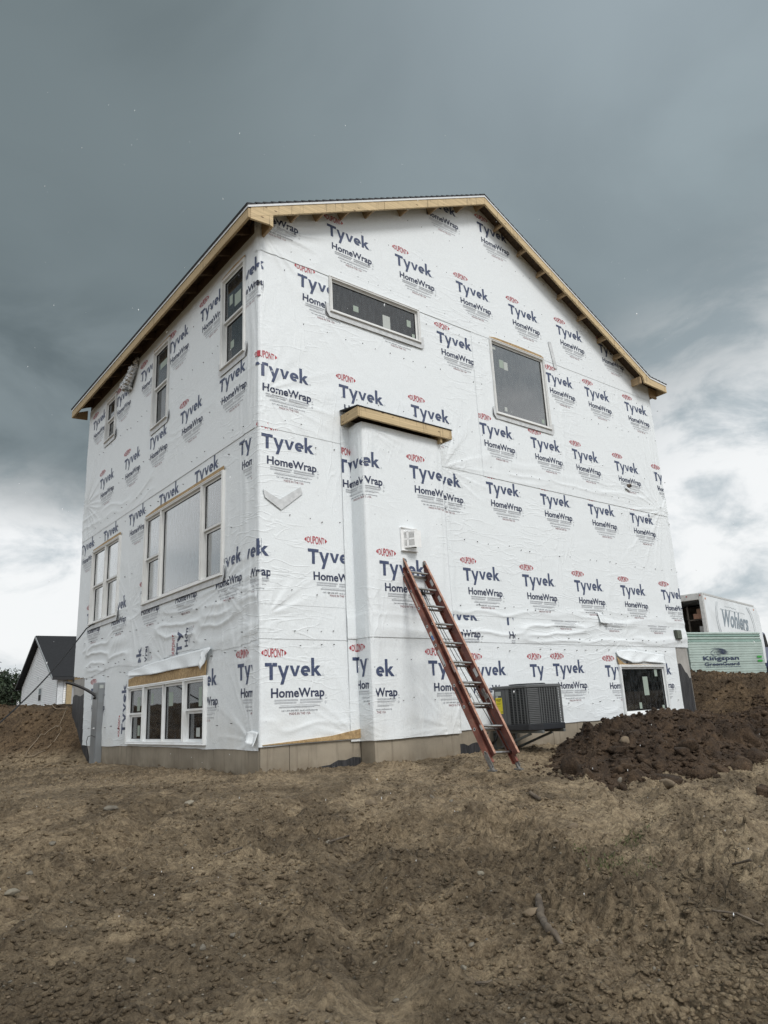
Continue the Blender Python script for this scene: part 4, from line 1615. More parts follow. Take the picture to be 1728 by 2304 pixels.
# rake boards, drip edges
def slopeboard(name, xa, xb, drop0, drop1, y0, y1, mat, ends=(0, 0)):
    m2 = MB()
    za, zb = roof_top(xa), roof_top(xb)
    m2.prism([(xa, y0, za - drop0), (xb, y0, zb - drop0), (xb, y0, zb - drop1), (xa, y0, za - drop1)], (0, y1 - y0, 0))
    return m2.link(name, mat, house, bevel=0.003)


for xa, xb in ((XE + 0.042, 2.13), (2.135, X_R - 0.002)):
    slopeboard('rake_board', xa, xb, 0.060, 0.215, YF, YF + 0.038, M_lum)
for xa, xb in ((X_R + 0.002, 7.0), (7.005, XK - 0.27)):
    slopeboard('rake_board', xa, xb, 0.060, 0.215, YF, YF + 0.038, M_lum)
# kicked-out tail board
m_ = MB()
xk0 = XK - 0.268
m_.prism([(xk0, YF, roof_top(xk0) - 0.060), (XK, YF, roof_top(XK) - 0.060), (XW - 0.01, YF, roof_top(XW) - 0.060), (XW - 0.01, YF, roof_top(XW) - 0.215),
          (XK - 0.22, YF, roof_top(XK) - 0.215), (xk0, YF, roof_top(xk0) - 0.215)], (0, 0.038, 0))
m_.link('rake_board', M_lum, house, bevel=0.003)
for (xa, xb) in ((XE, X_R), (X_R, XK), (XK, XW)):
    m_ = MB()
    za, zb = roof_top(xa), roof_top(xb)
    m_.prism([(xa, YF - 0.010, za - 0.030), (xb, YF - 0.010, zb - 0.030), (xb, YF - 0.010, zb - 0.064), (xa, YF - 0.010, za - 0.064)], (0, 0.0085, 0))
    m_.link('drip_edge', M_drip, house)
m_ = MB()
m_.box(XE - 0.008, XE + 0.0015, YF - 0.010, YB, roof_top(XE) - 0.064, roof_top(XE) - 0.034)
m_.link('drip_edge', M_drip, house)
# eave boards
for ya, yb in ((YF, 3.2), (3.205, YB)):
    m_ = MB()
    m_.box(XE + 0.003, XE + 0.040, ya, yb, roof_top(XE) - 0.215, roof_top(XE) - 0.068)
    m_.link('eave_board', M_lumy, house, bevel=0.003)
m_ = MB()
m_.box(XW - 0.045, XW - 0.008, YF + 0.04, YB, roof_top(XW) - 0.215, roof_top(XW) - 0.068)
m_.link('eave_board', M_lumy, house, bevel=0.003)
# lookouts under the rake
ZE = roof_top(XE)
for x in (0.44, 0.90, 1.37, 1.87, 2.63, 3.32, 4.02, X_R - 0.03, 5.14, 5.76, 6.30, 6.90, 7.50, 8.13, 8.64):
    m_ = MB()
    s_ = SL if x < X_R else -0.5025
    d = Vector((1, 0, s_)).normalized()
    nrm = Vector((-d.z, 0, d.x))
    c = Vector((x, 0, roof_under(x))) - nrm * 0.073
    m_.obox((c.x, (YF + 0.04) / 2 - 0.01, c.z), d * 0.019, (0, (OV - 0.04) / 2 - 0.0, 0), nrm * 0.070)
    m_.link('lookout', M_lumd, house)
# pork-chop returns at the eave ends
m_ = MB()
zb0 = ZE - 0.215
m_.prism([(XE + 0.042, YF + 0.002, zb0 + 0.14), (0.06, YF + 0.002, zb0 + 0.30), (0.06, YF + 0.002, zb0 + 0.0), (0.0, YF + 0.002, 7.33), (XE + 0.042, YF + 0.002, zb0 - 0.005)], (0, 0.034, 0))
m_.link('eave_return', M_lum, house)
m_ = MB()
m_.box(0.022, 0.06, YF + 0.04, 0.0, 7.30, 7.62)
m_.link('eave_return', M_lumd, house)
m_ = MB()
m_.prism([(XE + 0.042, YB - 0.04, zb0 + 0.12), (0.0, YB - 0.04, zb0 + 0.24), (0.0, YB - 0.04, 7.33), (XE + 0.042, YB - 0.04, zb0)], (0, 0.036, 0))
m_.link('eave_return', M_lumd, house)
# right end box under the kicked tail
m_ = MB()
zt2 = roof_top(XW) - 0.215
m_.box(HX, XW - 0.05, -0.06, -0.02, zt2 - 0.07, zt2 + 0.14)
m_.link('eave_return', M_lumd, house)
m_ = MB()
m_.box(9.16, 9.20, YF + 0.04, -0.03, 7.26, 7.42)
m_.link('eave_return', M_lumd, house)
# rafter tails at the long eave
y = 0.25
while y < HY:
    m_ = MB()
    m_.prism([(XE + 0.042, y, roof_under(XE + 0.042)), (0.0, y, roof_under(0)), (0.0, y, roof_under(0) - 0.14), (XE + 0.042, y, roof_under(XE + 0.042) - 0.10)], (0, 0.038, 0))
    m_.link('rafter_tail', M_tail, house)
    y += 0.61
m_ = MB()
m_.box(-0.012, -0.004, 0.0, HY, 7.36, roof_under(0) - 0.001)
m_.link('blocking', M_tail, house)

# chase cap
m_ = MB()
m_.box(1.34, 3.075, -0.45, -0.412, 4.675, 4.822)
m_.link('chase_cap_board', M_lum, house, bevel=0.003)
m_ = MB()
m_.box(1.302, 1.338, -0.45, -0.02, 4.675, 4.822)
m_.link('chase_cap_board', M_lumy, house, bevel=0.003)
m_ = MB()
m_.box(3.077, 3.113, -0.45, -0.02, 4.675, 4.822)
m_.link('chase_cap_board', M_lumy, house, bevel=0.003)
m_ = MB()
m_.box(2.90, 2.938, -0.41, -0.02, 4.60, 4.81)
m_.link('chase_cap_board', M_lumy, house, bevel=0.003)
m_ = MB()
m_.box(1.34, 3.07, -0.41, -0.03, 4.77, 4.81)
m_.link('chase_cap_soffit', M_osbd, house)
m_ = MB()
m_.prism([(1.29, -0.462, 4.824), (1.29, -0.03, 4.89), (1.29, -0.03, 4.905), (1.29, -0.462, 4.836)], (1.83, 0, 0))
m_.link('chase_cap_roofing', M_shingle, house)
flap('wrap_flap', 'R', [(1.98, 5.02), (2.25, 4.98)], [(2.05, 4.93), (2.42, 4.88)], 0.10, 8, 6, 0.035, 9)
m_ = MB()
m_.prism([(1.95, -0.10, 4.89), (2.24, -0.10, 4.89), (2.18, -0.10, 5.0)], (0, 0.02, 0))
m_.link('board_scrap', M_lum, house)

# ---------------------------------------------------------------- things fixed to the house
# wall vent hood
m_ = MB()
M_ventw = plain('vent enamel white', (0.78, 0.79, 0.79), 0.35, var=0.04, scale=20, bmp=0.05)
m_.box(2.05, 2.345, -CD - 0.055, -CD - 0.028, 2.83, 3.175)
m_.box(2.05, 2.345, -CD - 0.075, -CD - 0.055, 3.16, 3.175)
m_.box(2.05, 2.345, -CD - 0.075, -CD - 0.055, 2.83, 2.843)
vent = m_.link('exhaust_vent', M_ventw, house, bevel=0.002)
bx0, bx1, fx0, fx1, yb_, yf_ = 2.10, 2.335, 2.195, 2.315, -CD - 0.056, -CD - 0.18
zv0, zv1 = 2.885, 3.115
m_ = MB()
# front plate and solid ends
m_.prism([(fx0, yf_, zv0 - 0.01), (fx1, yf_, zv0 - 0.01), (fx1, yf_, zv1), (fx0, yf_, zv1)], (0, 0.006, 0))
m_.prism([(bx0, yb_, zv1), (fx0, yf_, zv1), (fx1, yf_, zv1), (bx1, yb_, zv1)], (0, 0, 0.006))
m_.link('vent_box', M_ventw, vent)
sidev = Vector((fx0 - bx0, yf_ - yb_, 0))
for t0 in (0.04, 0.14, 0.24, 0.46, 0.56, 0.66, 0.76, 0.86, 0.96):
    m_ = MB()
    p = Vector((bx0, yb_, 0)) + sidev * t0
    m_.obox((p.x, p.y, (zv0 + zv1) / 2), sidev.normalized() * 0.004, Vector((sidev.y, -sidev.x, 0)).normalized() * 0.003, (0, 0, (zv1 - zv0) / 2))
    m_.link('vent_slat', M_ventw, vent)
for (ta, tb, za, zb) in ((0, 1, zv0 - 0.01, zv0 + 0.014), (0, 1, zv1 - 0.016, zv1), (0, 1, (zv0 + zv1) / 2 - 0.011, (zv0 + zv1) / 2 + 0.011), (0.28, 0.42, zv0, zv1)):
    m_ = MB()
    p, q = Vector((bx0, yb_, 0)) + sidev * ta, Vector((bx0, yb_, 0)) + sidev * tb
    m_.beam((p.x, p.y, (za + zb) / 2), (q.x, q.y, (za + zb) / 2), 0.005, zb - za)
    m_.link('vent_slat', M_ventw, vent)
m_ = MB()
m_.prism([(bx0 + 0.02, yb_ - 0.003, zv0 + 0.01), (bx1 - 0.01, yb_ - 0.003, zv0 + 0.01), (bx1 - 0.01, yb_ - 0.003, zv1 - 0.01), (bx0 + 0.02, yb_ - 0.003, zv1 - 0.01)], (0, 0.003, 0))
m_.link('vent_throat', M_gap, vent)

# electric box
M_ebox = plain('box enamel grey', (0.20, 0.215, 0.225), 0.38, var=0.06, scale=2.5, bmp=0.05, dirt=(0.14, 0.115, 0.085), dirt_amt=0.35)
m_ = MB()
m_.box(-0.115, 0.0, 5.77, 6.08, -0.15, 1.405)
ebox = m_.link('electric_box', M_ebox, house, bevel=0.006)
m_ = MB()
m_.box(-0.122, -0.116, 5.785, 6.065, 0.62, 1.39)
m_.box(-0.122, -0.116, 5.785, 6.065, -0.1, 0.60)
m_.link('cover', M_ebox, ebox, bevel=0.002)
m_ = MB()
m_.box(-0.098, -0.030, 5.764, 5.770, 1.30, 1.36)
m_.link('name_plate', M_stickerw, ebox)
m_ = MB()
m_.tube([(-0.128, 5.86, 0.62), (-0.135, 5.86, 0.60)], 0.012, 8)
m_.tube([(-0.13, 5.83, 0.61), (-0.13, 5.97, 0.61)], 0.004, 6)
m_.link('latch', M_drip, ebox)
M_blk = plain('black plastic', (0.012, 0.012, 0.013), 0.45, var=0.2, bmp=0.05)
m_ = MB()
pts = []
for k in range(15):
    t_ = k / 14
    a = Vector((-0.10, 5.90, 1.16)); b = Vector((-0.30, 6.05, 1.36)); c = Vector((-0.60, 6.08, 1.43))
    pts.append(a * (1 - t_) ** 2 + b * 2 * t_ * (1 - t_) + c * t_ ** 2)
m_.tube(pts, 0.026, 10)
m_.tube([(-0.112, 5.90, 1.14), (-0.135, 5.905, 1.165)], 0.045, 12)
m_.link('conduit', M_blk, ebox, smooth=True)
M_wire = plain('wire dark', (0.03, 0.03, 0.03), 0.5)
m_ = MB()
pts = [(-0.126, 5.77 + 0.02, 0.46), (-0.17, 5.84, 0.49), (-0.19, 5.98, 0.47), (-0.17, 6.12, 0.38), (-0.13, 6.16, 0.25), (-0.10, 6.14, 0.10), (-0.12, 6.12, 0.0)]
m_.tube(pts, 0.006, 6)
m_.link('wire', M_wire, ebox, smooth=True)

# small green outlet box and pipe stub on the gable wall
M_obox = plain('box olive', (0.045, 0.055, 0.04), 0.5, var=0.1)
m_ = MB()
m_.box(9.36, 9.56, -0.085, -0.02, 1.775, 1.96)
o_ = m_.link('junction_box', M_obox, house, bevel=0.008)
m_ = MB()
m_.box(9.385, 9.545, -0.094, -0.086, 1.79, 1.945)
m_.tube([(9.47, -0.094, 1.865), (9.47, -0.099, 1.865)], 0.012, 8, 1)
m_.link('cover', [plain('box olive cover', (0.10, 0.115, 0.09), 0.5, var=0.1), M_gap], o_, bevel=0.002)
m_ = MB()
m_.tube([(8.47, 0.0, 4.875), (8.47, -0.09, 4.865)], 0.04, 12)
o_ = m_.link('pipe_stub', plain('pipe brown', (0.13, 0.10, 0.08), 0.6), house, smooth=True)
m_ = MB()
m_.tube([(8.47, -0.0905, 4.865), (8.47, -0.092, 4.865)], 0.031, 12)
m_.link('pipe_bore', M_gap, o_)
m_ = MB()
m_.obox((8.42, -0.045, 4.80), (0.07, 0, -0.02), (0, 0.02, 0.006), (0.006, 0, 0.02))
m_.link('wrap_scrap', M_wrap, o_)

# foil duct under the eave
m_ = MB()
rg = random.Random(4)
P, RR = [], []
for k in range(22):
    t_ = k / 21
    P.append(Vector((-0.02 - 0.10 * math.sin(t_ * PI * 0.7), 4.72 + 0.42 * t_ ** 1.3, 7.45 - 0.48 * math.sin(t_ * 1.5))))
    RR.append(0.055 + 0.05 * t_ + (0.014 if k % 2 else 0.0) + rg.uniform(-0.006, 0.006))
m_.tube(P, RR, 14)
me = m_.mesh('foil_duct', plain('foil', (0.50, 0.50, 0.50), 0.12, 1.0, var=0.2, scale=30, bmp=1.0, bscale=26, bdist=0.03))
V = np.empty(len(me.vertices) * 3)
me.vertices.foreach_get('co', V)
V = V.reshape(-1, 3)
V += np.stack([fbm(V[:, 1] * 18, V[:, 2] * 18, 2, 5), fbm(V[:, 0] * 18, V[:, 2] * 18, 2, 6), fbm(V[:, 0] * 18, V[:, 1] * 18, 2, 7)], 1) * 0.05
me.vertices.foreach_set('co', V.ravel())
duct = bpy.data.objects.new('foil_duct', me)
COL.objects.link(duct)
duct.parent = house
m_ = MB()
m_.obox((-0.10, 5.16, 6.90), (0.05, 0.03, 0.01), (-0.012, 0.075, 0.02), (0, 0, 0.003))
m_.link('duct_tag', M_stickerw, duct)
m_ = MB()
m_.tube([(-0.06, 5.03, 6.97), (-0.075, 5.05, 6.95)], 0.085, 14)
m_.link('duct_collar', M_drip, duct)

# ---------------------------------------------------------------- cable from the window to the ground
P = [Vector((-0.02, 6.2, 2.60)), Vector((-0.07, 6.55, 2.535)), Vector((-0.12, 6.70, 2.48))]
endp = CAM + 13.0 * Vector((0.191, 0.9813, 0.0055))
a, b = P[-1], Vector((-2.6, 3.2, 0.12))
mid_ = endp
for k in range(1, 13):
    t_ = k / 12
    q = a * (1 - t_) + endp * t_
    q.z -= 0.10 * math.sin(t_ * PI)
    P.append(q)
P += [Vector((endp.x - 0.7, endp.y - 1.2, 0.30)), Vector((endp.x - 1.3, endp.y - 2.1, gz(endp.x - 1.3, endp.y - 2.1) + 0.01)), Vector((endp.x - 2.6, endp.y - 2.6, gz(endp.x - 2.6, endp.y - 2.6) + 0.01))]
m_ = MB()
m_.tube(P, 0.0125, 7)
topmesh('power_cable', m_, M_blk, (0, 6.2, 2.6), 'thin black cable running down from the double window sill towards the left bank', 'cable', smooth=True)

# loops of pale cord on the left bank
m_ = MB()
P = []
for k in range(34):
    a = k / 33 * 2 * PI * 1.08
    x, y_ = -0.52 + 0.30 * math.cos(a + 0.4), 7.62 + 0.17 * math.sin(a + 0.4)
    P.append(Vector((x, y_, gz(x, y_) + 0.02)))
for k in range(1, 9):
    t_ = k / 8
    x, y_ = -0.24 + 0.18 * t_, 7.70 + 0.24 * t_
    P.append(Vector((x, y_, gz(x, y_) + 0.02)))
P2 = [Vector((x, y_, gz(x, y_) + 0.03)) for x, y_ in ((-0.04, 7.92), (-0.12, 8.02), (-0.20, 8.12), (-0.23, 8.25), (-0.22, 8.4))]
m_.tube(P, 0.008, 6)
m_.tube(P2, 0.008, 6)
topmesh('cord', m_, plain('cord tan', (0.24, 0.19, 0.13), 0.7), (-0.5, 7.62, gz(-0.5, 7.62)), 'pale tan cord lying in a loop on the brown bank left of the house', 'cord', smooth=True)

# ---------------------------------------------------------------- ladder
M_fib = plain('fibreglass rust orange', (0.175, 0.055, 0.036), 0.5, var=0.28, scale=7, bmp=0.25, bscale=50, bdist=0.002, dirt=(0.30, 0.17, 0.12), dirt_amt=0.55)
M_fibd = plain('fibreglass dark', (0.105, 0.030, 0.021), 0.5, var=0.3, scale=7, bmp=0.25, bscale=50, bdist=0.002, dirt=(0.24, 0.12, 0.08), dirt_amt=0.4)
M_alu = plain('ladder aluminium', (0.50, 0.50, 0.49), 0.36, 1.0, var=0.15, scale=20, bmp=0.15, dirt=(0.22, 0.19, 0.15), dirt_amt=0.5)
M_aluw = plain('shoe metal worn', (0.17, 0.165, 0.155), 0.5, 0.4, var=0.25, scale=30)
L0 = Vector((2.063, -0.345, 2.490))
LD = Vector((-0.0161, -0.1615, -0.2594))
ld = LD.normalized()
ln = Vector((0, -0.849, 0.529)).normalized()
ln = (ln - ld * ln.dot(ld)).normalized()
ls = ld.cross(ln)
if ls.x < 0:
    ls = -ls
LW = 0.425
foot = L0 + LD * 9.7
foot.z = gz(foot.x + 0.2, foot.y)
lad = empty('extension_ladder', (foot.x + LW / 2, foot.y, foot.z), 'rust orange fibreglass extension ladder with metal rungs leaning on the chimney bump-out', 'ladder')


def lp(k, s_=0.0, n_=0.0):
    return L0 + LD * k + ls * s_ + ln * n_


def rail(k0, k1, s0, n_c, web, flange_dir, mat, name='rail', fl=0.030):
    m2 = MB()
    a, b = lp(k0, s0, n_c), lp(k1, s0, n_c)
    L = (b - a).length / 2
    c = (a + b) / 2
    m2.obox(c, ld * L, ls * 0.0025, ln * (web / 2))
    for sg in (-1, 1):
        m2.obox(c + ls * flange_dir * (fl / 2 + 0.0025) + ln * sg * (web / 2 - 0.003), ld * L, ls * (fl / 2), ln * 0.003)
    return m2.link(name, mat, lad)


NB, NF = 0.0, 0.078
k_b0, k_b1, k_f0, k_f1 = -0.62, 9.45, -0.80, 9.25
rl = [rail(k_b0, k_b1, 0.0, NB, 0.080, 1, M_fib), rail(k_b0, k_b1, LW, NB, 0.080, -1, M_fib)]
fr_ = [rail(k_f0, k_f1, 0.036, NF, 0.072, -1, M_fibd), rail(k_f0, k_f1, LW - 0.036, NF, 0.072, 1, M_fibd)]
# lighter front edges of the fly rails
for sx in (0.036 - 0.016, LW - 0.036 + 0.016):
    m_ = MB()
    a, b = lp(k_f0, sx, NF + 0.0375), lp(k_f1, sx, NF + 0.0375)
    m_.obox((a + b) / 2, ld * ((b - a).length / 2), ls * 0.0165, ln * 0.0015)
    m_.link('rail_edge', plain('rail edge pale', (0.36, 0.20, 0.14), 0.6, var=0.3, scale=20), lad)
# rungs: round tubes with end plates
def rung(k, nc, s0, s1, mats=M_alu, rad=0.0165):
    m2 = MB()
    m2.tube([lp(k, s0 + 0.004, nc), lp(k, s1 - 0.004, nc)], rad, 10)
    m2.tube([lp(k, s0 - 0.004, nc), lp(k, s0 + 0.001, nc)], 0.021, 12)
    m2.tube([lp(k, s1 - 0.001, nc), lp(k, s1 + 0.004, nc)], 0.021, 12)
    o_ = m2.link('rung', mats, lad, smooth=False)
    m3 = MB()
    m3.tube([lp(k, s0 - 0.0046, nc), lp(k, s0 - 0.0040, nc)], 0.0115, 10)
    m3.link('rung_bore', M_gap, o_)
    return o_


for k in range(10):
    rung(k, NB, 0.0, LW)
for k in range(9):
    rung(k + 0.02, NF, 0.036, LW - 0.036)
# end caps, shoes, pulley, rope, locks, labels
for s0 in (0.0, LW):
    m_ = MB()
    m_.obox(lp(k_b0 + 0.12, s0, NB), ld * 0.045, ls * 0.012, ln * 0.046)
    m_.obox(lp(k_b0 - 0.02, s0, NB - 0.02), ld * 0.028, ls * 0.016, ln * 0.018)
    m_.link('end_cap', M_aluw, lad, bevel=0.003)
for s0 in (0.036, LW - 0.036):
    m_ = MB()
    m_.obox(lp(k_f0 - 0.05, s0, NF), ld * 0.03, ls * 0.014, ln * 0.036)
    m_.link('end_cap', plain('cap rubber brown', (0.06, 0.035, 0.03), 0.6), lad, bevel=0.006)
    m_ = MB()
    m_.obox(lp(k_f0 + 0.22, s0, NF + 0.001), ld * 0.03, ls * 0.02, ln * 0.0395)
    m_.link('guide_bracket', M_aluw, lad, bevel=0.002)
for s0, sg in ((0.0, -1), (LW, 1)):
    m_ = MB()
    m_.obox(lp(k_b1 - 0.12, s0 + sg * 0.004, NB), ld * 0.09, ls * 0.004, ln * 0.034)
    f_ = lp(k_b1 + 0.16, s0, NB)
    m_.obox(f_, ld * 0.05, ls * 0.018, ln * 0.010)
    m_.beam(f_ + Vector((0, -0.055, -0.03)), f_ + Vector((0, 0.055, -0.03)), 0.05, 0.018)
    m_.link('shoe', M_aluw, lad, bevel=0.002)
m_ = MB()
for sx, kk0, kk1, nn in ((0.15, 1.25, 9.0, 0.045), (0.175, 1.2, 6.6, 0.055)):
    P = [lp(kk0 + (kk1 - kk0) * t_ / 10, sx + 0.16 * (t_ / 10) ** 1.3, nn - 0.02 * math.sin(t_ / 10 * PI)) for t_ in range(11)]
    m_.tube(P, 0.0045, 6)
P = [lp(6.0 + 3 * t_ / 8, 0.27 + 0.11 * math.sin(t_ / 8 * PI / 2), 0.03) for t_ in range(9)]
m_.tube(P, 0.0045, 6)
m_.link('rope', M_blk, lad)
m_ = MB()
m_.tube([lp(1.18, 0.14, 0.04), lp(1.18, 0.18, 0.04)], 0.028, 12)
m_.obox(lp(1.05, 0.16, 0.04), ld * 0.03, ls * 0.012, ln * 0.008)
m_.link('pulley', M_blk, lad)
for sx in (0.07, LW - 0.07):
    m_ = MB()
    m_.obox(lp(6.55, sx, NF), ld * 0.07, ls * 0.004, ln * 0.022)
    m_.tube([lp(6.35, sx + 0.008, NF + 0.02), lp(6.6, sx + 0.008, NF - 0.03), lp(7.05, sx + 0.008, NF - 0.035), lp(7.25, sx + 0.008, NF + 0.01), lp(6.95, sx + 0.008, NF + 0.035), lp(6.6, sx + 0.008, NF + 0.03)], 0.005, 6)
    m_.link('rung_lock', M_aluw, lad)
def sticker_on(k, half, s0, nc, mat, wn=0.022, name='label'):
    m2 = MB()
    m2.obox(lp(k, s0, nc), ld * half, ls * 0.0008, ln * wn)
    return m2.link(name, mat, lad)


sticker_on(3.55, 0.07, -0.0042, NB + 0.006, M_stickerw, 0.020)
sticker_on(3.62, 0.035, -0.0056, NB + 0.006, plain('sticker blue', (0.06, 0.16, 0.42), 0.5), 0.016)
sticker_on(4.62, 0.11, -0.0042, NB, plain('label silver', (0.42, 0.42, 0.42), 0.5), 0.020)
sticker_on(1.5, 0.12, -0.0042, NB, plain('label faded', (0.45, 0.36, 0.30), 0.6), 0.012)
sticker_on(0.55, 0.05, LW + 0.0 - 0.045, NF, plain('label silver b', (0.42, 0.42, 0.42), 0.5), 0.022)
sticker_on(1.5, 0.045, LW - 0.045, NF, plain('label silver c', (0.42, 0.42, 0.42), 0.5), 0.02)
sticker_on(5.5, 0.06, LW - 0.045, NF, plain('label silver d', (0.42, 0.42, 0.42), 0.5), 0.022)
sticker_on(5.4, 0.06, 0.0, NF + 0.03, plain('label grey red', (0.30, 0.22, 0.20), 0.5), 0.016)
sticker_on(8.15, 0.03, 0.0, NF + 0.03, M_stickerw, 0.014)
m_ = MB()
rg = random.Random(2)
for ka, kb in ((0.12, 0.88), (6.12, 6.86)):
    kk = ka
    while kk < kb:
        m_.obox(lp(kk, -0.0036, NB + 0.004), ld * 0.0065, ls * 0.0006, ln * rg.uniform(0.012, 0.017))
        kk += 0.062
m_.link('embossed_marks', M_gap, lad)

# ---------------------------------------------------------------- air conditioner
M_ac = plain('condenser grey paint', (0.085, 0.090, 0.092), 0.45, var=0.1, scale=5, bmp=0.06)
M_aclid = plain('condenser lid', (0.105, 0.110, 0.112), 0.42, var=0.1, scale=5, bmp=0.06)
M_acd = plain('condenser base black', (0.018, 0.020, 0.024), 0.4, var=0.2)
M_coil = plain('coil dark', (0.022, 0.025, 0.028), 0.5, 0.5, var=0.3, scale=60)
ax0, ax1, ay0, ay1, az0, az1 = 3.86, 4.53, -0.93, -0.15, 0.305, 0.94
ac = empty('air_conditioner', ((ax0 + ax1) / 2, (ay0 + ay1) / 2, az0), 'dark grey air conditioning condenser carried on wall brackets right of the ladder', 'air conditioner')


def plan(gr, c1=0.13, c2=0.06):
    return [(ax0 - gr, ay1 + gr), (ax0 - gr, ay0 + c1 - gr * 0.4), (ax0 + c1 - gr * 0.4, ay0 - gr), (ax1 - c2 + gr * 0.4, ay0 - gr), (ax1 + gr, ay0 + c2 - gr * 0.4), (ax1 + gr, ay1 + gr)]


def slab(gr, z0_, z1_, mat, name, parent=ac, bev=0.0):
    m2 = MB()
    m2.prism([(x, y, z0_) for x, y in plan(gr)], (0, 0, z1_ - z0_))
    return m2.link(name, mat, parent, bevel=bev)


slab(0.018, az0, az0 + 0.085, M_acd, 'base_pan', bev=0.008)
slab(-0.035, az0 + 0.08, az1 - 0.04, M_coil, 'coil')
slab(0.010, az1 - 0.048, az1, M_aclid, 'lid', bev=0.010)
m_ = MB()
m_.tube([((ax0 + ax1) / 2, (ay0 + ay1) / 2, az1 + 0.001), ((ax0 + ax1) / 2, (ay0 + ay1) / 2, az1 + 0.02)], 0.27, 32)
m_.link('fan_grille', M_acd, ac)
# service panel on the wall side of the left face
m_ = MB()
m_.box(ax0 - 0.002, ax0 + 0.02, ay1 - 0.24, ay1 - 0.02, az0 + 0.085, az1 - 0.05)
m_.link('service_panel', M_ac, ac, bevel=0.004)
m_ = MB()
m_.box(ax0 - 0.002, ax0 + 0.02, ay1 - 0.31, ay1 - 0.245, az0 + 0.085, az1 - 0.05)
m_.link('corner_post', M_ac, ac, bevel=0.003)
p = plan(0.0)
zz0, zz1 = az0 + 0.09, az1 - 0.05
# louvres: thin wires on the flat faces, deep slats round the chamfer
nl = 21
lou = None
for k in range(nl):
    zc = zz0 + (zz1 - zz0) * (k + 0.5) / nl
    m_ = MB()
    m_.beam((ax0 + 0.006, ay1 - 0.31, zc), (ax0 + 0.006, ay0 + 0.13, zc), 0.012, 0.007)
    m_.beam((ax0 + 0.13, ay0 + 0.006, zc), (ax1 - 0.06, ay0 + 0.006, zc), 0.012, 0.007)
    m_.beam((ax1 - 0.006, ay0 + 0.06, zc), (ax1 - 0.006, ay1, zc), 0.02, 0.012)
    if lou is None:
        lou = m_.link('wire', M_ac, ac)
        z_ref = zc
    else:
        o_ = lou.copy()
        COL.objects.link(o_)
        o_.location.z = zc - z_ref
ch0, ch1 = Vector((ax0, ay0 + 0.13, 0)), Vector((ax0 + 0.13, ay0, 0))
chd = (ch1 - ch0).normalized()
lou = None
for k in range(20):
    zc = zz0 + (zz1 - zz0) * (k + 0.5) / 20
    if lou is None:
        m_ = MB()
        a, b = ch0 + chd * 0.012, ch1 - chd * 0.012
        nn = Vector((chd.y, -chd.x, 0))
        m_.obox(((a.x + b.x) / 2, (a.y + b.y) / 2, zc), chd * ((b - a).length / 2), nn * 0.011 + Vector((0, 0, -0.005)), (0, 0, 0.0075))
        lou = m_.link('louvre', M_aclid, ac)
        z_ref = zc
    else:
        o_ = lou.copy()
        COL.objects.link(o_)
        o_.location.z = zc - z_ref
for (x, y) in ((ax0 + 0.004, ay0 + 0.14), (ax0 + 0.140, ay0 + 0.004), (ax1 - 0.06, ay0 + 0.006), (ax1 - 0.004, ay0 + 0.06)):
    m_ = MB()
    m_.obox((x, y, (zz0 + zz1) / 2), (0.011, 0, 0), (0, 0.011, 0), (0, 0, (zz1 - zz0) / 2))
    m_.link('corner_post', M_ac, ac, bevel=0.003)
for t_ in (0.22, 0.44, 0.66, 0.86):
    m_ = MB()
    y_ = (ay1 - 0.31) * (1 - t_) + (ay0 + 0.14) * t_
    m_.obox((ax0 - 0.002, y_, (zz0 + zz1) / 2), (0.004, 0, 0), (0, 0.010, 0), (0, 0, (zz1 - zz0) / 2))
    m_.link('guard_bar', M_ac, ac)
for k in range(8):
    m_ = MB()
    x_ = ax0 + 0.15 + (ax1 - 0.07 - ax0 - 0.15) * (k + 0.7) / 8
    m_.obox((x_, ay0 - 0.002, (zz0 + zz1) / 2), (0.0075, 0, 0), (0, 0.004, 0), (0, 0, (zz1 - zz0) / 2))
    m_.link('guard_bar', M_aclid, ac)
m_ = MB()
m_.box(ax0 - 0.0045, ax0 - 0.003, ay1 - 0.175, ay1 - 0.045, az0 + 0.24, az0 + 0.47)
lab = m_.link('energy_label', plain('label yellow', (0.72, 0.62, 0.02), 0.5, var=0.05), ac)
m_ = MB()
for (za, zb, ya, yb) in ((0.435, 0.447, 0.06, 0.16), (0.415, 0.42, 0.08, 0.14), (0.39, 0.393, 0.07, 0.15), (0.375, 0.378, 0.07, 0.14), (0.35, 0.352, 0.07, 0.15), (0.26, 0.275, 0.15, 0.165)):
    m_.box(ax0 - 0.0056, ax0 - 0.0047, ay1 - yb, ay1 - ya, az0 + za, az0 + zb)
m_.link('label_print', M_gap, lab)
for (za, zb, ya, yb) in ((0.50, 0.56, 0.05, 0.16), (0.47, 0.495, 0.05, 0.10), (0.12, 0.22, 0.03, 0.10)):
    m_ = MB()
    m_.box(ax0 - 0.0045, ax0 - 0.003, ay1 - yb, ay1 - ya, az0 + za, az0 + zb)
    m_.link('label', M_stickerw, ac)
M_brk = plain('bracket steel grey', (0.16, 0.17, 0.165), 0.45, 0.3, var=0.15)
for bx in (3.97, 4.44):
    m_ = MB()
    m_.box(bx - 0.022, bx + 0.022, -0.96, -0.006, az0 - 0.042, az0 - 0.002)
    m_.link('bracket_arm', M_brk, ac, bevel=0.003)
    m_ = MB()
    m_.beam((bx, -0.72, az0 - 0.05), (bx, -0.02, 0.03), 0.035, 0.030)
    m_.link('bracket_brace', M_brk, ac)
    m_ = MB()
    m_.box(bx - 0.02, bx + 0.02, -0.012, -0.001, -0.02, az0 - 0.004)
    m_.link('bracket_plate', M_brk, ac)
m_ = MB()
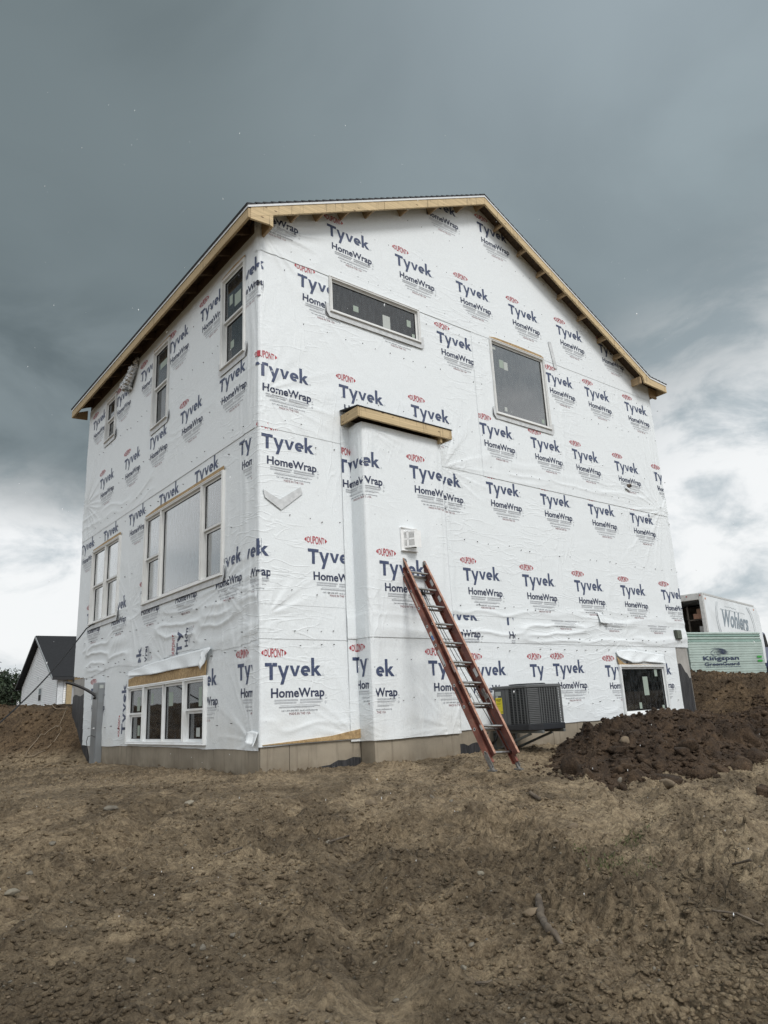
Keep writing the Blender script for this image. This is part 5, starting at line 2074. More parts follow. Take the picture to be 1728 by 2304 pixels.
m_.tube([(3.84, -0.01, 0.36), (3.80, -0.06, 0.30), (3.72, -0.07, 0.24), (3.60, -0.03, 0.26), (3.55, -0.012, 0.32)], 0.007, 6)
m_.tube([(3.92, -0.16, 0.33), (3.90, -0.09, 0.18), (3.88, -0.03, 0.12)], 0.02, 8)
m_.link('line_set', M_wire, ac, smooth=True)

# ---------------------------------------------------------------- lumps, stones
def rock_mesh(name, mats, seed, sub=2, rough=0.35, flat=1.0, jag=0.5, planes=0):
    bm = bmesh.new()
    bmesh.ops.create_icosphere(bm, subdivisions=sub, radius=1.0)
    rg = random.Random(seed)
    P = np.array([v.co[:] for v in bm.verts])
    o1 = rg.uniform(0, 50)
    d = fbm(P[:, 0] * 1.1 + o1, P[:, 1] * 1.1 + P[:, 2] * 1.7, 3, seed) * rough * 2
    d2 = ridged(P[:, 0] * 2.1 + P[:, 2] + o1, P[:, 1] * 2.1 - P[:, 2], seed + 4, 1.5) * rough * jag
    if planes:
        r2 = np.random.default_rng(seed)
        N_ = r2.normal(0, 1, (planes, 3))
        N_ /= np.linalg.norm(N_, axis=1)[:, None]
        D_ = r2.uniform(0.62, 1.0, planes)
        dots = P @ N_.T
        rad_ = np.where(dots > 0.12, D_[None] / np.maximum(dots, 0.12), 9)
        sm = -np.log(np.exp(-14 * rad_).sum(1)) / 14
        s_ = np.clip(sm, 0.45, 1.25) * (1 + fbm(P[:, 0] * 4 + o1, P[:, 1] * 4 + P[:, 2] * 5, 3, seed + 9) * 0.22)
    else:
        s_ = 1 + d + d2 * 0.5
    sx, sy, sz = rg.uniform(0.85, 1.25), rg.uniform(0.8, 1.1), rg.uniform(0.62, 0.9) * flat
    for v, k in zip(bm.verts, s_):
        v.co = (v.co.x * k * sx, v.co.y * k * sy, v.co.z * k * sz)
    for fc in bm.faces:
        fc.smooth = True
    me = bpy.data.meshes.new(name)
    bm.to_mesh(me)
    bm.free()
    me.materials.append(mats)
    return me


# the dirt pile against the right part of the gable wall
PL_ = [(3.65, -2.05, 0.08), (4.1, -1.95, 0.22), (5.0, -1.60, 0.46), (6.4, -1.35, 0.51), (7.6, -1.15, 0.47), (9.0, -1.1, 0.34), (10.8, -1.5, 0.16), (12.6, -2.0, 0.05)]


def pile_h(x, y):
    best = np.full(np.shape(x), -1.0)
    for (xa, ya, ha), (xb, yb, hb) in zip(PL_[:-1], PL_[1:]):
        dx, dy = xb - xa, yb - ya
        t = np.clip(((x - xa) * dx + (y - ya) * dy) / (dx * dx + dy * dy), 0, 1)
        d = np.hypot(x - xa - t * dx, y - ya - t * dy)
        hh = ha + (hb - ha) * t
        wd = 0.85 + hh * 1.45
        front = np.where(y < ya + t * dy, 0.98, 0.72)
        q = np.clip(1 - (d / (wd * front)), -0.3, 1)
        best = np.maximum(best, hh * np.sign(q) * np.abs(q) ** 0.85)
    return best


px_ = np.arange(1.6, 13.0, 0.03)
py_ = np.arange(-4.6, 0.30, 0.026)
PX, PY = np.meshgrid(px_, py_)
PH = pile_h(PX, PY)
w1, c1 = worley(PX * 3.2 + fbm(PX * 2, PY * 2, 2, 3), PY * 3.2, 71)
w2, c2 = worley(PX * 8, PY * 8, 72)
w3, c3 = worley(PX * 18, PY * 18, 73)
env = np.clip(PH * 4, 0, 1)
lum = np.maximum(0, 0.62 - w1) * 0.30 * (c1 > 0.35) * sstep(0.55, 0.1, PH) + np.maximum(0, 0.6 - w2) * 0.16 * (c2 > 0.25) + np.maximum(0, 0.55 - w3) * 0.055
PZ = ground_z(PX, PY, False) + PH + env * (lum - 0.02) + fbm(PX * 1.3, PY * 1.3, 4, 75) * 0.26 * env - 0.06 * (1 - env)
mask = (PH[:-1, :-1] > -0.16)
PZ = np.where(PY > -0.03, -0.05, PZ)
PZ = np.minimum(PZ, ground_z(PX, PY, False) + PH + 0.20)
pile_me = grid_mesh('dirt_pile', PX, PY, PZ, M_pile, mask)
pile = bpy.data.objects.new('dirt_pile', pile_me)
COL.objects.link(pile)
tag(pile, 'heap of dark freshly dug soil below the square basement window', 'dirt pile')


def pz(x, y):
    i = int(round((y - py_[0]) / 0.026))
    j = int(round((x - px_[0]) / 0.03))
    if 0 <= i < len(py_) and 0 <= j < len(px_):
        return max(float(PZ[i, j]) if PH[i, j] > -0.16 else -9, gz(x, y))
    return gz(x, y)


clod_me = [rock_mesh('clod', M_clod, 100 + k, 3, 0.75, 1.0, 1.6, 13) for k in range(7)]
clod_small = [rock_mesh('clod', M_clod, 200 + k, 3, 0.7, 1.0, 1.4, 11) for k in range(6)]
rg = random.Random(11)


def put_clod(x, y, r_, mesh=None, sink=0.35, rot=None, sc=(1, 1, 1), mat=None):
    o = bpy.data.objects.new('clod', mesh or rg.choice(clod_me))
    COL.objects.link(o)
    o.location = (x, y, pz(x, y) + r_ * (0.62 - sink))
    o.rotation_euler = rot or (rg.uniform(-0.6, 0.6), rg.uniform(-0.6, 0.6), rg.uniform(0, 6.28))
    o.scale = (r_ * sc[0], r_ * sc[1], r_ * sc[2])
    o.parent = pile
    return o


put_clod(3.10, -2.05, 0.135, clod_me[0], 0.15, (0.1, 0.1, 0.4), (0.9, 0.8, 1.35))
put_clod(3.00, -2.35, 0.10, clod_me[1], 0.2)
for x, y, r_ in ((3.35, -2.75, 0.12), (3.05, -2.80, 0.08), (3.75, -2.95, 0.13), (4.3, -3.05, 0.16), (4.75, -3.0, 0.13), (4.1, -2.6, 0.10), (5.2, -3.1, 0.17), (5.6, -2.9, 0.15), (6.2, -2.8, 0.16), (5.0, -2.5, 0.12), (5.9, -2.3, 0.13), (6.8, -2.4, 0.17), (7.3, -2.1, 0.15), (3.5, -2.45, 0.09), (4.6, -2.2, 0.08), (7.9, -1.9, 0.14), (8.4, -2.4, 0.15)):
    put_clod(x, y, r_ * 0.95, sc=(rg.uniform(0.9, 1.3), rg.uniform(0.8, 1.1), rg.uniform(0.8, 1.1)), sink=0.5)
for k in range(150):
    t_ = rg.random()
    i = min(int(t_ * (len(PL_) - 2)), len(PL_) - 3)
    q = t_ * (len(PL_) - 2) - i
    x = PL_[i][0] * (1 - q) + PL_[i + 1][0] * q + rg.gauss(0, 0.25)
    y = PL_[i][1] * (1 - q) + PL_[i + 1][1] * q - abs(rg.gauss(0.4, 0.55))
    put_clod(x, y, min(0.12, 0.026 + rg.expovariate(1 / 0.024)), rg.choice(clod_small), 0.30)


def scatter(name, n, fn, mat, seed, rmin, rmax, gamma, label=None, cat=None, kind='stuff', parent=None, sink=0.3, flat=0.7):
    """many tiny irregular lumps joined in one object"""
    rg2 = np.random.default_rng(seed)
    t_ = (1 + 5 ** 0.5) / 2
    ico = np.array([(-1, t_, 0), (1, t_, 0), (-1, -t_, 0), (1, -t_, 0), (0, -1, t_), (0, 1, t_), (0, -1, -t_), (0, 1, -t_), (t_, 0, -1), (t_, 0, 1), (-t_, 0, -1), (-t_, 0, 1)]) / math.sqrt(1 + t_ * t_)
    tri = np.array([(0, 11, 5), (0, 5, 1), (0, 1, 7), (0, 7, 10), (0, 10, 11), (1, 5, 9), (5, 11, 4), (11, 10, 2), (10, 7, 6), (7, 1, 8), (3, 9, 4), (3, 4, 2), (3, 2, 6), (3, 6, 8), (3, 8, 9), (4, 9, 5), (2, 4, 11), (6, 2, 10), (8, 6, 7), (9, 8, 1)])
    x, y = fn(rg2, n)
    n = len(x)
    z = ground_z(x, y)
    if parent is not None or name == 'soil_crumbs':
        ii = np.clip(np.round((y - py_[0]) / 0.026).astype(int), 0, len(py_) - 1)
        jj = np.clip(np.round((x - px_[0]) / 0.03).astype(int), 0, len(px_) - 1)
        z = np.where(PH[ii, jj] > -0.1, np.maximum(z, PZ[ii, jj]), z)
    r_ = rmin + (rmax - rmin) * rg2.random(n) ** gamma
    J = ico[None] * (1 + rg2.uniform(-0.28, 0.28, (n, 12, 1)))
    sc = np.stack([rg2.uniform(0.75, 1.35, n), rg2.uniform(0.75, 1.2, n), rg2.uniform(0.5, 1.0, n) * flat], 1)
    J = J * sc[:, None, :]
    a = rg2.uniform(0, 6.28, n)
    b = rg2.uniform(-0.4, 0.4, n)
    ca, sa = np.cos(a)[:, None], np.sin(a)[:, None]
    X = J[..., 0] * ca - J[..., 1] * sa
    Y = J[..., 0] * sa + J[..., 1] * ca
    Z = J[..., 2] + J[..., 0] * np.sin(b)[:, None]
    V = np.stack([X * r_[:, None] + x[:, None], Y * r_[:, None] + y[:, None], Z * r_[:, None] + (z + r_ * (flat * 0.75 - sink))[:, None]], -1).reshape(-1, 3)
    Q = (tri[None] + (np.arange(n) * 12)[:, None, None]).reshape(-1, 3)
    me = np_mesh(name, V, Q, mat, True)
    ob = bpy.data.objects.new(name, me)
    COL.objects.link(ob)
    ob.parent = parent
    tag(ob, label, cat, None, kind)
    return ob


def on_pile(g, n):
    x = g.uniform(2.2, 11.5, n)
    y = g.uniform(-3.9, -0.1, n)
    k = pile_h(x, y) > -0.02
    return x[k], y[k]


scatter('soil_crumbs', 9000, on_pile, M_clod, 1, 0.007, 0.038, 2.2, parent=pile, flat=0.85)


def wedge(g, n, near=2.9, far_=12.5):
    """loose stones over the yard in front of the house"""
    ang = g.uniform(-0.56, 0.56, n) + yaw
    d = near + (far_ - near) * g.random(n) ** 1.35
    x = CAM.x + np.sin(ang) * d
    y = CAM.y + np.cos(ang) * d
    den_ = fbm(x * 0.8, y * 0.8, 3, 301) + g.uniform(-0.22, 0.22, n)
    k = (y < -0.1) & (den_ > -0.10)
    k |= (x < -0.2) & (den_ > 0)
    k &= ~((x > 0) & (y > -0.35))
    k &= pile_h(x, y) < 0
    return x[k], y[k]


scatter('gravel', 13000, wedge, M_st[1], 21, 0.002, 0.010, 2.6, 'small tan stones and crumbs strewn over the mud', 'gravel')
scatter('gravel', 6500, wedge, M_st[0], 22, 0.002, 0.011, 3.0, 'small grey pebbles strewn over the mud', 'gravel')
scatter('soil_crumbs', 50000, wedge, M_soil, 23, 0.0028, 0.021, 2.8, 'loose crumbs of dried mud on the yard', 'soil crumbs', flat=0.8)
def banks(g, n):
    x = np.concatenate([g.uniform(-5.5, -0.1, n // 2), g.uniform(9.9, 17, n // 2)])
    y = np.concatenate([g.uniform(5.5, 12, n // 2), g.uniform(-3.5, 2.5, n // 2)])
    return x, y
scatter('soil_crumbs', 7000, banks, M_soil, 24, 0.008, 0.05, 2.8, 'crumbs of brown soil on the banks beside the house', 'soil crumbs', flat=0.8)

stone_me = [[rock_mesh('stone', m, 300 + 10 * i + k, 3, 0.16, 1.0, 0.2, 16) for k in range(4)] for i, m in enumerate(M_st)]


def stone(x, y, r_, label, group=None, mi=0, sc=(1, 1, 1), rz=None, name='stone', sink=0.3):
    o = bpy.data.objects.new(name, rg.choice(stone_me[mi]))
    COL.objects.link(o)
    o.location = (x, y, pz(x, y) + r_ * (0.5 - sink))
    o.rotation_euler = (rg.uniform(-0.3, 0.3), rg.uniform(-0.3, 0.3), rz if rz is not None else rg.uniform(0, 6.28))
    o.scale = (r_ * sc[0], r_ * sc[1], r_ * sc[2])
    return tag(o, label, 'stone', group)


def at_px(x, y, z_guess=None):
    """point of the yard seen at a picture position (used to place the stones where they lie)"""
    F_ = 1627.7
    d = f + r * ((x - 864) / F_) + u * ((1152 - y) / F_)
    ts = np.arange(2.0, 18.0, 0.02)
    X_, Y_, Z_ = CAM.x + d.x * ts, CAM.y + d.y * ts, CAM.z + d.z * ts
    G_ = ground_z(X_, Y_)
    ii = np.clip(np.round((Y_ - py_[0]) / 0.026).astype(int), 0, len(py_) - 1)
    jj = np.clip(np.round((X_ - px_[0]) / 0.03).astype(int), 0, len(px_) - 1)
    G_ = np.where((PH[ii, jj] > -0.16) & (X_ > px_[0]) & (X_ < px_[-1]) & (Y_ > py_[0]) & (Y_ < py_[-1]), np.maximum(G_, PZ[ii, jj]), G_)
    k = int(np.argmax(Z_ < G_))
    p_ = Vector((X_[k], Y_[k], Z_[k]))
    return p_.x, p_.y


sx, sy = at_px(1408, 1668)
stone(sx, sy, 0.085, 'pale tan boulder half buried near the top of the dark soil heap', None, 1, (1.1, 0.9, 1.0))
sx, sy = at_px(1500, 1768)
stone(sx, sy, 0.10, 'large brown flat boulder at the foot of the dark soil heap', None, 1, (1.5, 0.9, 0.7))
sx, sy = at_px(1193, 2062)
stone(sx, sy, 0.055, 'brownish round stone beside the bent piece of wood', None, 1, (1.0, 0.8, 0.7))
sx, sy = at_px(1395, 1760)
stone(sx, sy, 0.045, 'small grey stone standing at the left foot of the soil heap', None, 0, (0.8, 0.8, 1.1))
sx, sy = at_px(836, 1812)
stone(sx, sy, 0.065, 'rounded tan stone lying alone in the mud in front of the bump-out', None, 1, (1.1, 0.9, 0.8))
for (qx, qy, r_, lbl, mi) in ((24, 2018, 0.036, 'oval pale stone at the left edge of the yard', 2), (52, 2026, 0.040, 'angular tan stone just right of the oval pale stone at the left edge', 1),
                              (425, 1812, 0.05, 'light triangular stone slab lying left of the middle of the yard', 2), (248, 1820, 0.045, 'long flat stone in the mud before the triple basement window', 0),
                              (1287, 1862, 0.05, 'small brown stone left of the green grass tufts', 1), (1080, 1970, 0.035, 'little pale stone in the bare mud above the bent wood', 2)):
    sx, sy = at_px(qx, qy)
    stone(sx, sy, r_, lbl, None, mi, (1.15, 0.85, 0.7), sink=0.45)
cl = [(140, 1925), (100, 1895), (62, 1965), (75, 1998), (70, 1995), (86, 1994), (12, 2052), (20, 2060), (265, 2052), (300, 2054), (312, 2058), (280, 2050), (600, 2000), (560, 2075), (520, 2108), (640, 2150), (455, 2130), (675, 2132), (690, 2126), (825, 2168), (845, 2172), (800, 2175),
      (430, 2125), (340, 2160), (355, 2182), (210, 2165), (290, 2165), (365, 2250), (380, 2262), (520, 2245), (740, 1900), (760, 1912), (1085, 2072), (1120, 2100), (1170, 2180), (1090, 2196), (1040, 2190), (1010, 2205), (1065, 2140), (905, 2165), (890, 2250), (880, 2235), (1010, 1800), (950, 1880), (1250, 1890), (1490, 1995), (60, 2150), (710, 1785), (970, 1795), (1340, 1968), (120, 1905), (108, 1912)]
for (qx, qy) in cl[::2]:
    sx, sy = at_px(qx + rg.uniform(-6, 6), qy + rg.uniform(-4, 4))
    dist = (Vector((sx, sy, 0)) - Vector((CAM.x, CAM.y, 0))).length
    mi_ = rg.choice((0, 0, 1, 1, 2))
    where = ('left' if qx < 330 else 'left middle' if qx < 700 else 'middle' if qx < 1000 else 'right')
    depth_ = 'far' if qy < 1900 else 'middle' if qy < 2080 else 'near'
    stone(sx, sy, rg.uniform(0.0040, 0.0075) * dist * 0.72, '%s stone bedded in mud, %s part of the yard, %s row' % (('grey', 'tan', 'pale')[mi_], where, depth_), 'loose stones in the yard', mi_, (1.1, 0.9, 0.95), sink=0.5)

# bent piece of wood, sticks, scraps
def branch(name, pts, rads, mat, label, group=None, seg=10, jit=0.006):
    m2 = MB()
    n = len(pts)
    P, RR = [], []
    for i in range(n - 1):
        for k in range(4):
            t_ = k / 4
            a = Vector(pts[i]) * (1 - t_) + Vector(pts[i + 1]) * t_
            P.append(a + Vector((rg.uniform(-jit, jit), rg.uniform(-jit, jit), rg.uniform(-jit, jit) * 0.4)))
            RR.append((rads[i] * (1 - t_) + rads[i + 1] * t_) * rg.uniform(0.9, 1.1))
    P.append(Vector(pts[-1]))
    RR.append(rads[-1])
    m2.tube(P, RR, seg)
    return topmesh(name, m2, mat, tuple(P[0]), label, 'stick', group, smooth=True)


M_wood = plain('weathered wood', (0.10, 0.08, 0.058), 0.8, var=0.35, scale=16, bmp=0.6, bscale=60, bdist=0.004, dirt=(0.05, 0.035, 0.025), dirt_amt=0.8)
pts = []
for q in ((1212, 2020), (1214, 2050), (1222, 2075), (1236, 2100), (1250, 2118), (1266, 2134)):
    a = at_px(*q)
    pts.append((a[0], a[1], gz(*a) + 0.010))
branch('bent_wood', pts, [0.017, 0.022, 0.021, 0.019, 0.016, 0.008], M_wood, 'bent weathered piece of wood lying in the mud of the right foreground')
for qs, rr_, lb in ((((1192, 1788), (1204, 1797), (1216, 1806)), 0.018, 'short split stick pointing at the soil heap'),
                    (((1602, 2058), (1660, 2072), (1720, 2090)), 0.006, 'long thin pale straw stalk by the right edge'),
                    (((1650, 1950), (1690, 1943)), 0.009, 'short dark twig by the right edge above the straw stalk'),
                    (((1072, 2232), (1095, 2218), (1125, 2206)), 0.006, 'thin curved twig near the bottom centre of the yard'),
                    (((500, 1925), (545, 1922)), 0.006, 'thin straight twig in the middle of the left yard'),
                    (((740, 1900), (785, 1888)), 0.008, 'thin twig beside two stones near the middle of the yard')):
    pts = []
    for q in qs:
        a = at_px(*q)
        pts.append((a[0], a[1], gz(*a) + rr_ * 1.1))
    branch('stick', pts, [rr_] * len(pts), M_wood, lb, None, 6, 0.002)

# tufts of grass
def grass(qx, qy, n, rad, hgt, label):
    cx_, cy_ = at_px(qx, qy)
    m2 = MB()
    for _ in range(n):
        a, d = rg.uniform(0, 6.28), rad * rg.random() ** 0.7
        x, y_ = cx_ + math.cos(a) * d * 1.6, cy_ + math.sin(a) * d
        z_ = gz(x, y_)
        h_ = hgt * rg.uniform(0.4, 1)
        b = rg.uniform(0, 6.28)
        dx, dy = math.cos(b) * 0.003, math.sin(b) * 0.003
        lx, ly = rg.uniform(-1, 1) * h_ * 0.6, rg.uniform(-1, 1) * h_ * 0.6
        m2.add([(x - dx, y_ - dy, z_ - 0.003), (x + dx, y_ + dy, z_ - 0.003), (x + dx * 0.7 + lx * 0.4, y_ + dy * 0.7 + ly * 0.4, z_ + h_ * 0.6), (x + lx, y_ + ly, z_ + h_), (x - dx * 0.7 + lx * 0.4, y_ - dy * 0.7 + ly * 0.4, z_ + h_ * 0.6)], [(0, 1, 2, 4), (4, 2, 3)])
    return topmesh('grass_tuft', m2, M_grass, (cx_, cy_, gz(cx_, cy_)), label, 'grass', None, kind=None)


M_grass = plain('grass', (0.075, 0.095, 0.030), 0.7, var=0.4, scale=30, bmp=0)
grass(1424, 1886, 150, 0.13, 0.035, 'small green grass tuft right of the middle, the farther of the row')
grass(1360, 1948, 190, 0.12, 0.035, 'small green grass tuft right of the middle, nearest and brightest')
grass(1300, 1912, 90, 0.11, 0.025, 'faint flat grass tuft left of the two green ones')
grass(1440, 1946, 90, 0.12, 0.025, 'faint dry grass tuft right of the brightest green tuft')

# ---------------------------------------------------------------- insulation bundle
M_ksp = plain('shrink film green', (0.38, 0.46, 0.425), 0.28, var=0.10, scale=2.5, bmp=0.35, bscale=5, bdist=0.02)
M_kspd = plain('foam board green', (0.24, 0.35, 0.31), 0.35, var=0.12, scale=3, bmp=0.3, bscale=6, bdist=0.02)
M_kblue = plain('ink blue', (0.022, 0.035, 0.085), 0.5, var=0.05, bmp=0)
kp0 = Vector((13.08, 1.79, 1.20))
kd = Vector((0.9697, -0.2443, 0)).normalized()
kn = Vector((kd.y, -kd.x, 0))
KL = 2.66
kz = gz(14.0, 1.9)
bun = empty('insulation_bundle', tuple(kp0 + kd * KL / 2 - kn * 0.6 + Vector((0, 0, kz - kp0.z))), 'wrapped stack of pale green foam boards standing in front of the white truck', 'insulation bundle')
zz, n_b = 1.14, 17
bh = (2.215 - zz) / n_b
rg = random.Random(9)
for k in range(n_b):
    o_in = rg.uniform(-0.006, 0.006)
    z_a = zz + k * bh
    m_ = MB()
    c = kp0 + kd * (KL / 2 + rg.uniform(-0.008, 0.008)) - kn * (0.6 + o_in)
    c.z = z_a + bh / 2
    m_.obox(c, kd * (KL / 2), kn * 0.6, (0, 0, bh / 2 - 0.0012))
    m_.link('foam_board', M_kspd if k in (13, 15) else M_ksp, bun, bevel=0.006 if k < 14 else 0.02)


def text_on(body, p0, dx, up, width, height, mat, parent, name, bold=0.01, shear=0.0, bend=None, res=4):
    V, F = text_mesh(body, width, height, bold, res)
    out = []
    for a, b in V:
        a2 = a + shear * b
        q = p0 + dx * a2 + up * (b + (bend(a) if bend else 0))
        out.append(tuple(q))
    m2 = MB()
    m2.add(out, F)
    return m2.link(name, mat, parent)


def kq(a, z_):
    q = kp0 + kd * a + kn * 0.012
    q.z = z_
    return q


UPV = Vector((0, 0, 1))
text_on('Kingspan', kq(0.44, 1.505), kd, UPV, 1.26, 0.105, M_kblue, bun, 'printed_name', 0.02)
text_on('GreenGuard', kq(0.46, 1.375), kd, UPV, 1.23, 0.075, M_kblue, bun, 'printed_name', 0.02)
m_ = MB()
for za in (1.327,):
    x_ = 0.49
    while x_ < 1.70:
        w_ = rg.uniform(0.02, 0.06)
        q = kq(x_, za)
        m_.add([tuple(q), tuple(q + kd * w_), tuple(q + kd * w_ + UPV * 0.014), tuple(q + UPV * 0.014)], [(0, 1, 2, 3)])
        x_ += w_ + 0.015
m_.link('printed_line', M_kblue, bun)
# crest: a lion's head turned left, drawn with swept strokes
m_ = MB()


def stroke(P, w0, w1):
    vs, fs = [], []
    n = len(P)
    for i, (a, b) in enumerate(P):
        j = min(i + 1, n - 1)
        k = max(i - 1, 0)
        dx, dz = P[j][0] - P[k][0], P[j][1] - P[k][1]
        L = math.hypot(dx, dz) or 1
        ww = (w0 + (w1 - w0) * abs(2 * i / (n - 1) - 1)) / 2
        for sg in (1, -1):
            q = kq(a - sg * dz / L * ww, b + sg * dx / L * ww)
            vs.append(tuple(q))
    for i in range(n - 1):
        fs.append((2 * i, 2 * i + 1, 2 * i + 3, 2 * i + 2))
    m_.add(vs, fs)


def arc(cx_, cz_, rx, rz, a0, a1, n=10):
    return [(cx_ + rx * math.cos(a0 + (a1 - a0) * i / n), cz_ + rz * math.sin(a0 + (a1 - a0) * i / n)) for i in range(n + 1)]


for i, (rx, rz) in enumerate(((0.44, 0.150), (0.38, 0.118), (0.32, 0.088), (0.26, 0.060), (0.20, 0.034))):
    stroke(arc(0.92 + i * 0.03, 1.655 - i * 0.004, rx, rz, PI * 0.62, PI * 0.02, 12), 0.020, 0.003)
stroke(arc(0.90, 1.66, 0.17, 0.10, PI * 0.60, PI * 1.02, 8), 0.016, 0.004)
stroke([(0.735, 1.665), (0.775, 1.655), (0.80, 1.64), (0.84, 1.635)], 0.016, 0.006)
stroke([(0.76, 1.63), (0.82, 1.612), (0.88, 1.605), (0.95, 1.61)], 0.014, 0.003)
stroke([(0.84, 1.70), (0.87, 1.69), (0.90, 1.695)], 0.014, 0.003)
stroke([(0.93, 1.70), (0.96, 1.66), (1.0, 1.635), (1.08, 1.615)], 0.014, 0.003)
m_.link('crest', M_kblue, bun)
for z_a, z_b in ((1.545, 1.60), (1.44, 1.495)):
    m_ = MB()
    q = kq(2.37, z_a) + kn * 0.004
    m_.add([tuple(q), tuple(q + kd * 0.18), tuple(q + kd * 0.18 + UPV * (z_b - z_a)), tuple(q + UPV * (z_b - z_a))], [(0, 1, 2, 3)])
    m_.link('label', plain('label green', (0.04, 0.30, 0.05), 0.5, bmp=0), bun)

# ---------------------------------------------------------------- truck
M_truck = plain('truck body white', (0.72, 0.76, 0.78), 0.35, var=0.05, scale=1.2, bmp=0.03, dirt=(0.42, 0.43, 0.42), dirt_amt=0.3)
M_trim = plain('truck trim aluminium', (0.55, 0.55, 0.53), 0.4, 0.4, var=0.1)
M_trin = plain('truck interior', (0.10, 0.085, 0.07), 0.8, var=0.2, scale=3)
M_script = plain('script grey', (0.22, 0.27, 0.31), 0.5, bmp=0)
M_scriptl = plain('script pale', (0.40, 0.44, 0.46), 0.5, bmp=0)
M_tblue = plain('truck cab blue', (0.03, 0.045, 0.12), 0.3, bmp=0)
T0 = Vector((23.9, 6.9, 0))
td = Vector((0.98, 0.18, 0)).normalized()
tl = Vector((-td.y, td.x, 0))
tz0, tz1 = 1.95, 4.65
TL_, TW = 7.7, 2.45
tgz = gz(27, 8)
truck = empty('box_truck', tuple(T0 + td * 4 + tl * 1.2 + Vector((0, 0, tgz))), 'white box truck with its rear open, parked behind the green foam bundle', 'truck')


def tq(a, b, z_):
    """a along the body from the rear, b across from the near side"""
    q = T0 + td * a + tl * b
    q.z = z_
    return q


def tbox(a0, a1, b0, b1, z0_, z1_, mat, name, parent=truck, bevel=0):
    m2 = MB()
    c = tq((a0 + a1) / 2, (b0 + b1) / 2, (z0_ + z1_) / 2)
    m2.obox(c, td * ((a1 - a0) / 2), tl * ((b1 - b0) / 2), (0, 0, (z1_ - z0_) / 2))
    return m2.link(name, mat, parent, bevel=bevel)


tbox(0.10, TL_ - 0.5, 0, 0.04, tz0, tz1, M_truck, 'side_panel')
tbox(0.10, TL_ - 0.5, TW - 0.04, TW, tz0, tz1, M_truck, 'side_panel')
tbox(0.10, TL_ - 0.5, 0.04, TW - 0.04, tz1 - 0.06, tz1 - 0.002, M_truck, 'roof')
tbox(0.0, TL_ - 0.4, 0.0, TW, tz0 - 0.18, tz0, M_trin, 'bed')
m_ = MB()
# nose with its chamfered upper corner
m_.prism([tuple(tq(TL_ - 0.5, 0, tz0)), tuple(tq(TL_ + 0.1, 0, tz0)), tuple(tq(TL_ + 0.30, 0, 2.8)), tuple(tq(TL_ + 0.25, 0, 4.15)), tuple(tq(TL_ - 0.15, 0, tz1 - 0.02)), tuple(tq(TL_ - 0.5, 0, tz1))], tl * TW)
m_.link('nose', M_truck, truck, bevel=0.03)
tbox(-0.02, 0.10, -0.012, 0.16, tz0, tz1 + 0.01, M_trim, 'rear_frame', bevel=0.02)
tbox(-0.02, 0.10, TW - 0.16, TW + 0.012, tz0, tz1 + 0.01, M_trim, 'rear_frame', bevel=0.02)
tbox(-0.02, 0.10, 0.16, TW - 0.16, 4.38, tz1 + 0.01, M_trim, 'rear_frame', bevel=0.02)
tbox(0.10, TL_ - 0.5, -0.012, -0.001, tz1 - 0.07, tz1 + 0.005, M_trim, 'roof_rail')
tbox(0.10, TL_ - 0.5, -0.012, -0.001, tz0, tz0 + 0.12, M_trim, 'lower_rail')
for bb in (0.08, 0.62):
    m_ = MB()
    q = tq(-0.022, bb, 4.56)
    m_.tube([tuple(q), tuple(q - td * 0.012)], 0.03, 10)
    m_.link('marker_lamp', plain('lamp red', (0.35, 0.04, 0.03), 0.3, bmp=0), truck)
for (a0, z0_, z1_) in ((0.25, 4.40, 4.47), (7.05, 4.40, 4.47)):
    tbox(a0, a0 + 0.06, -0.02, -0.001, z0_, z1_, plain('lamp amber', (0.5, 0.14, 0.02), 0.3, bmp=0), 'marker_lamp')


def tside(a, z_):
    return tq(a, 0, z_) - tl * 0.006


# flowing name on the side and the two sweeping border lines
text_on('Wohlers', tside(1.95, 3.42), td, UPV, 3.75, 0.70, M_script, truck, 'painted_name', 0.03, 0.36, lambda a: 0.02 * math.sin(a * 1.4), 5)
m_ = MB()


def tstroke(P, w0, w1):
    vs, fs = [], []
    n = len(P)
    for i, (a, b) in enumerate(P):
        j, k = min(i + 1, n - 1), max(i - 1, 0)
        dx, dz = P[j][0] - P[k][0], P[j][1] - P[k][1]
        L = math.hypot(dx, dz) or 1
        ww = (w0 + (w1 - w0) * i / (n - 1)) / 2
        for sg in (1, -1):
            vs.append(tuple(tside(a - sg * dz / L * ww, b + sg * dx / L * ww)))
    for i in range(n - 1):
        fs.append((2 * i, 2 * i + 1, 2 * i + 3, 2 * i + 2))
    m_.add(vs, fs)


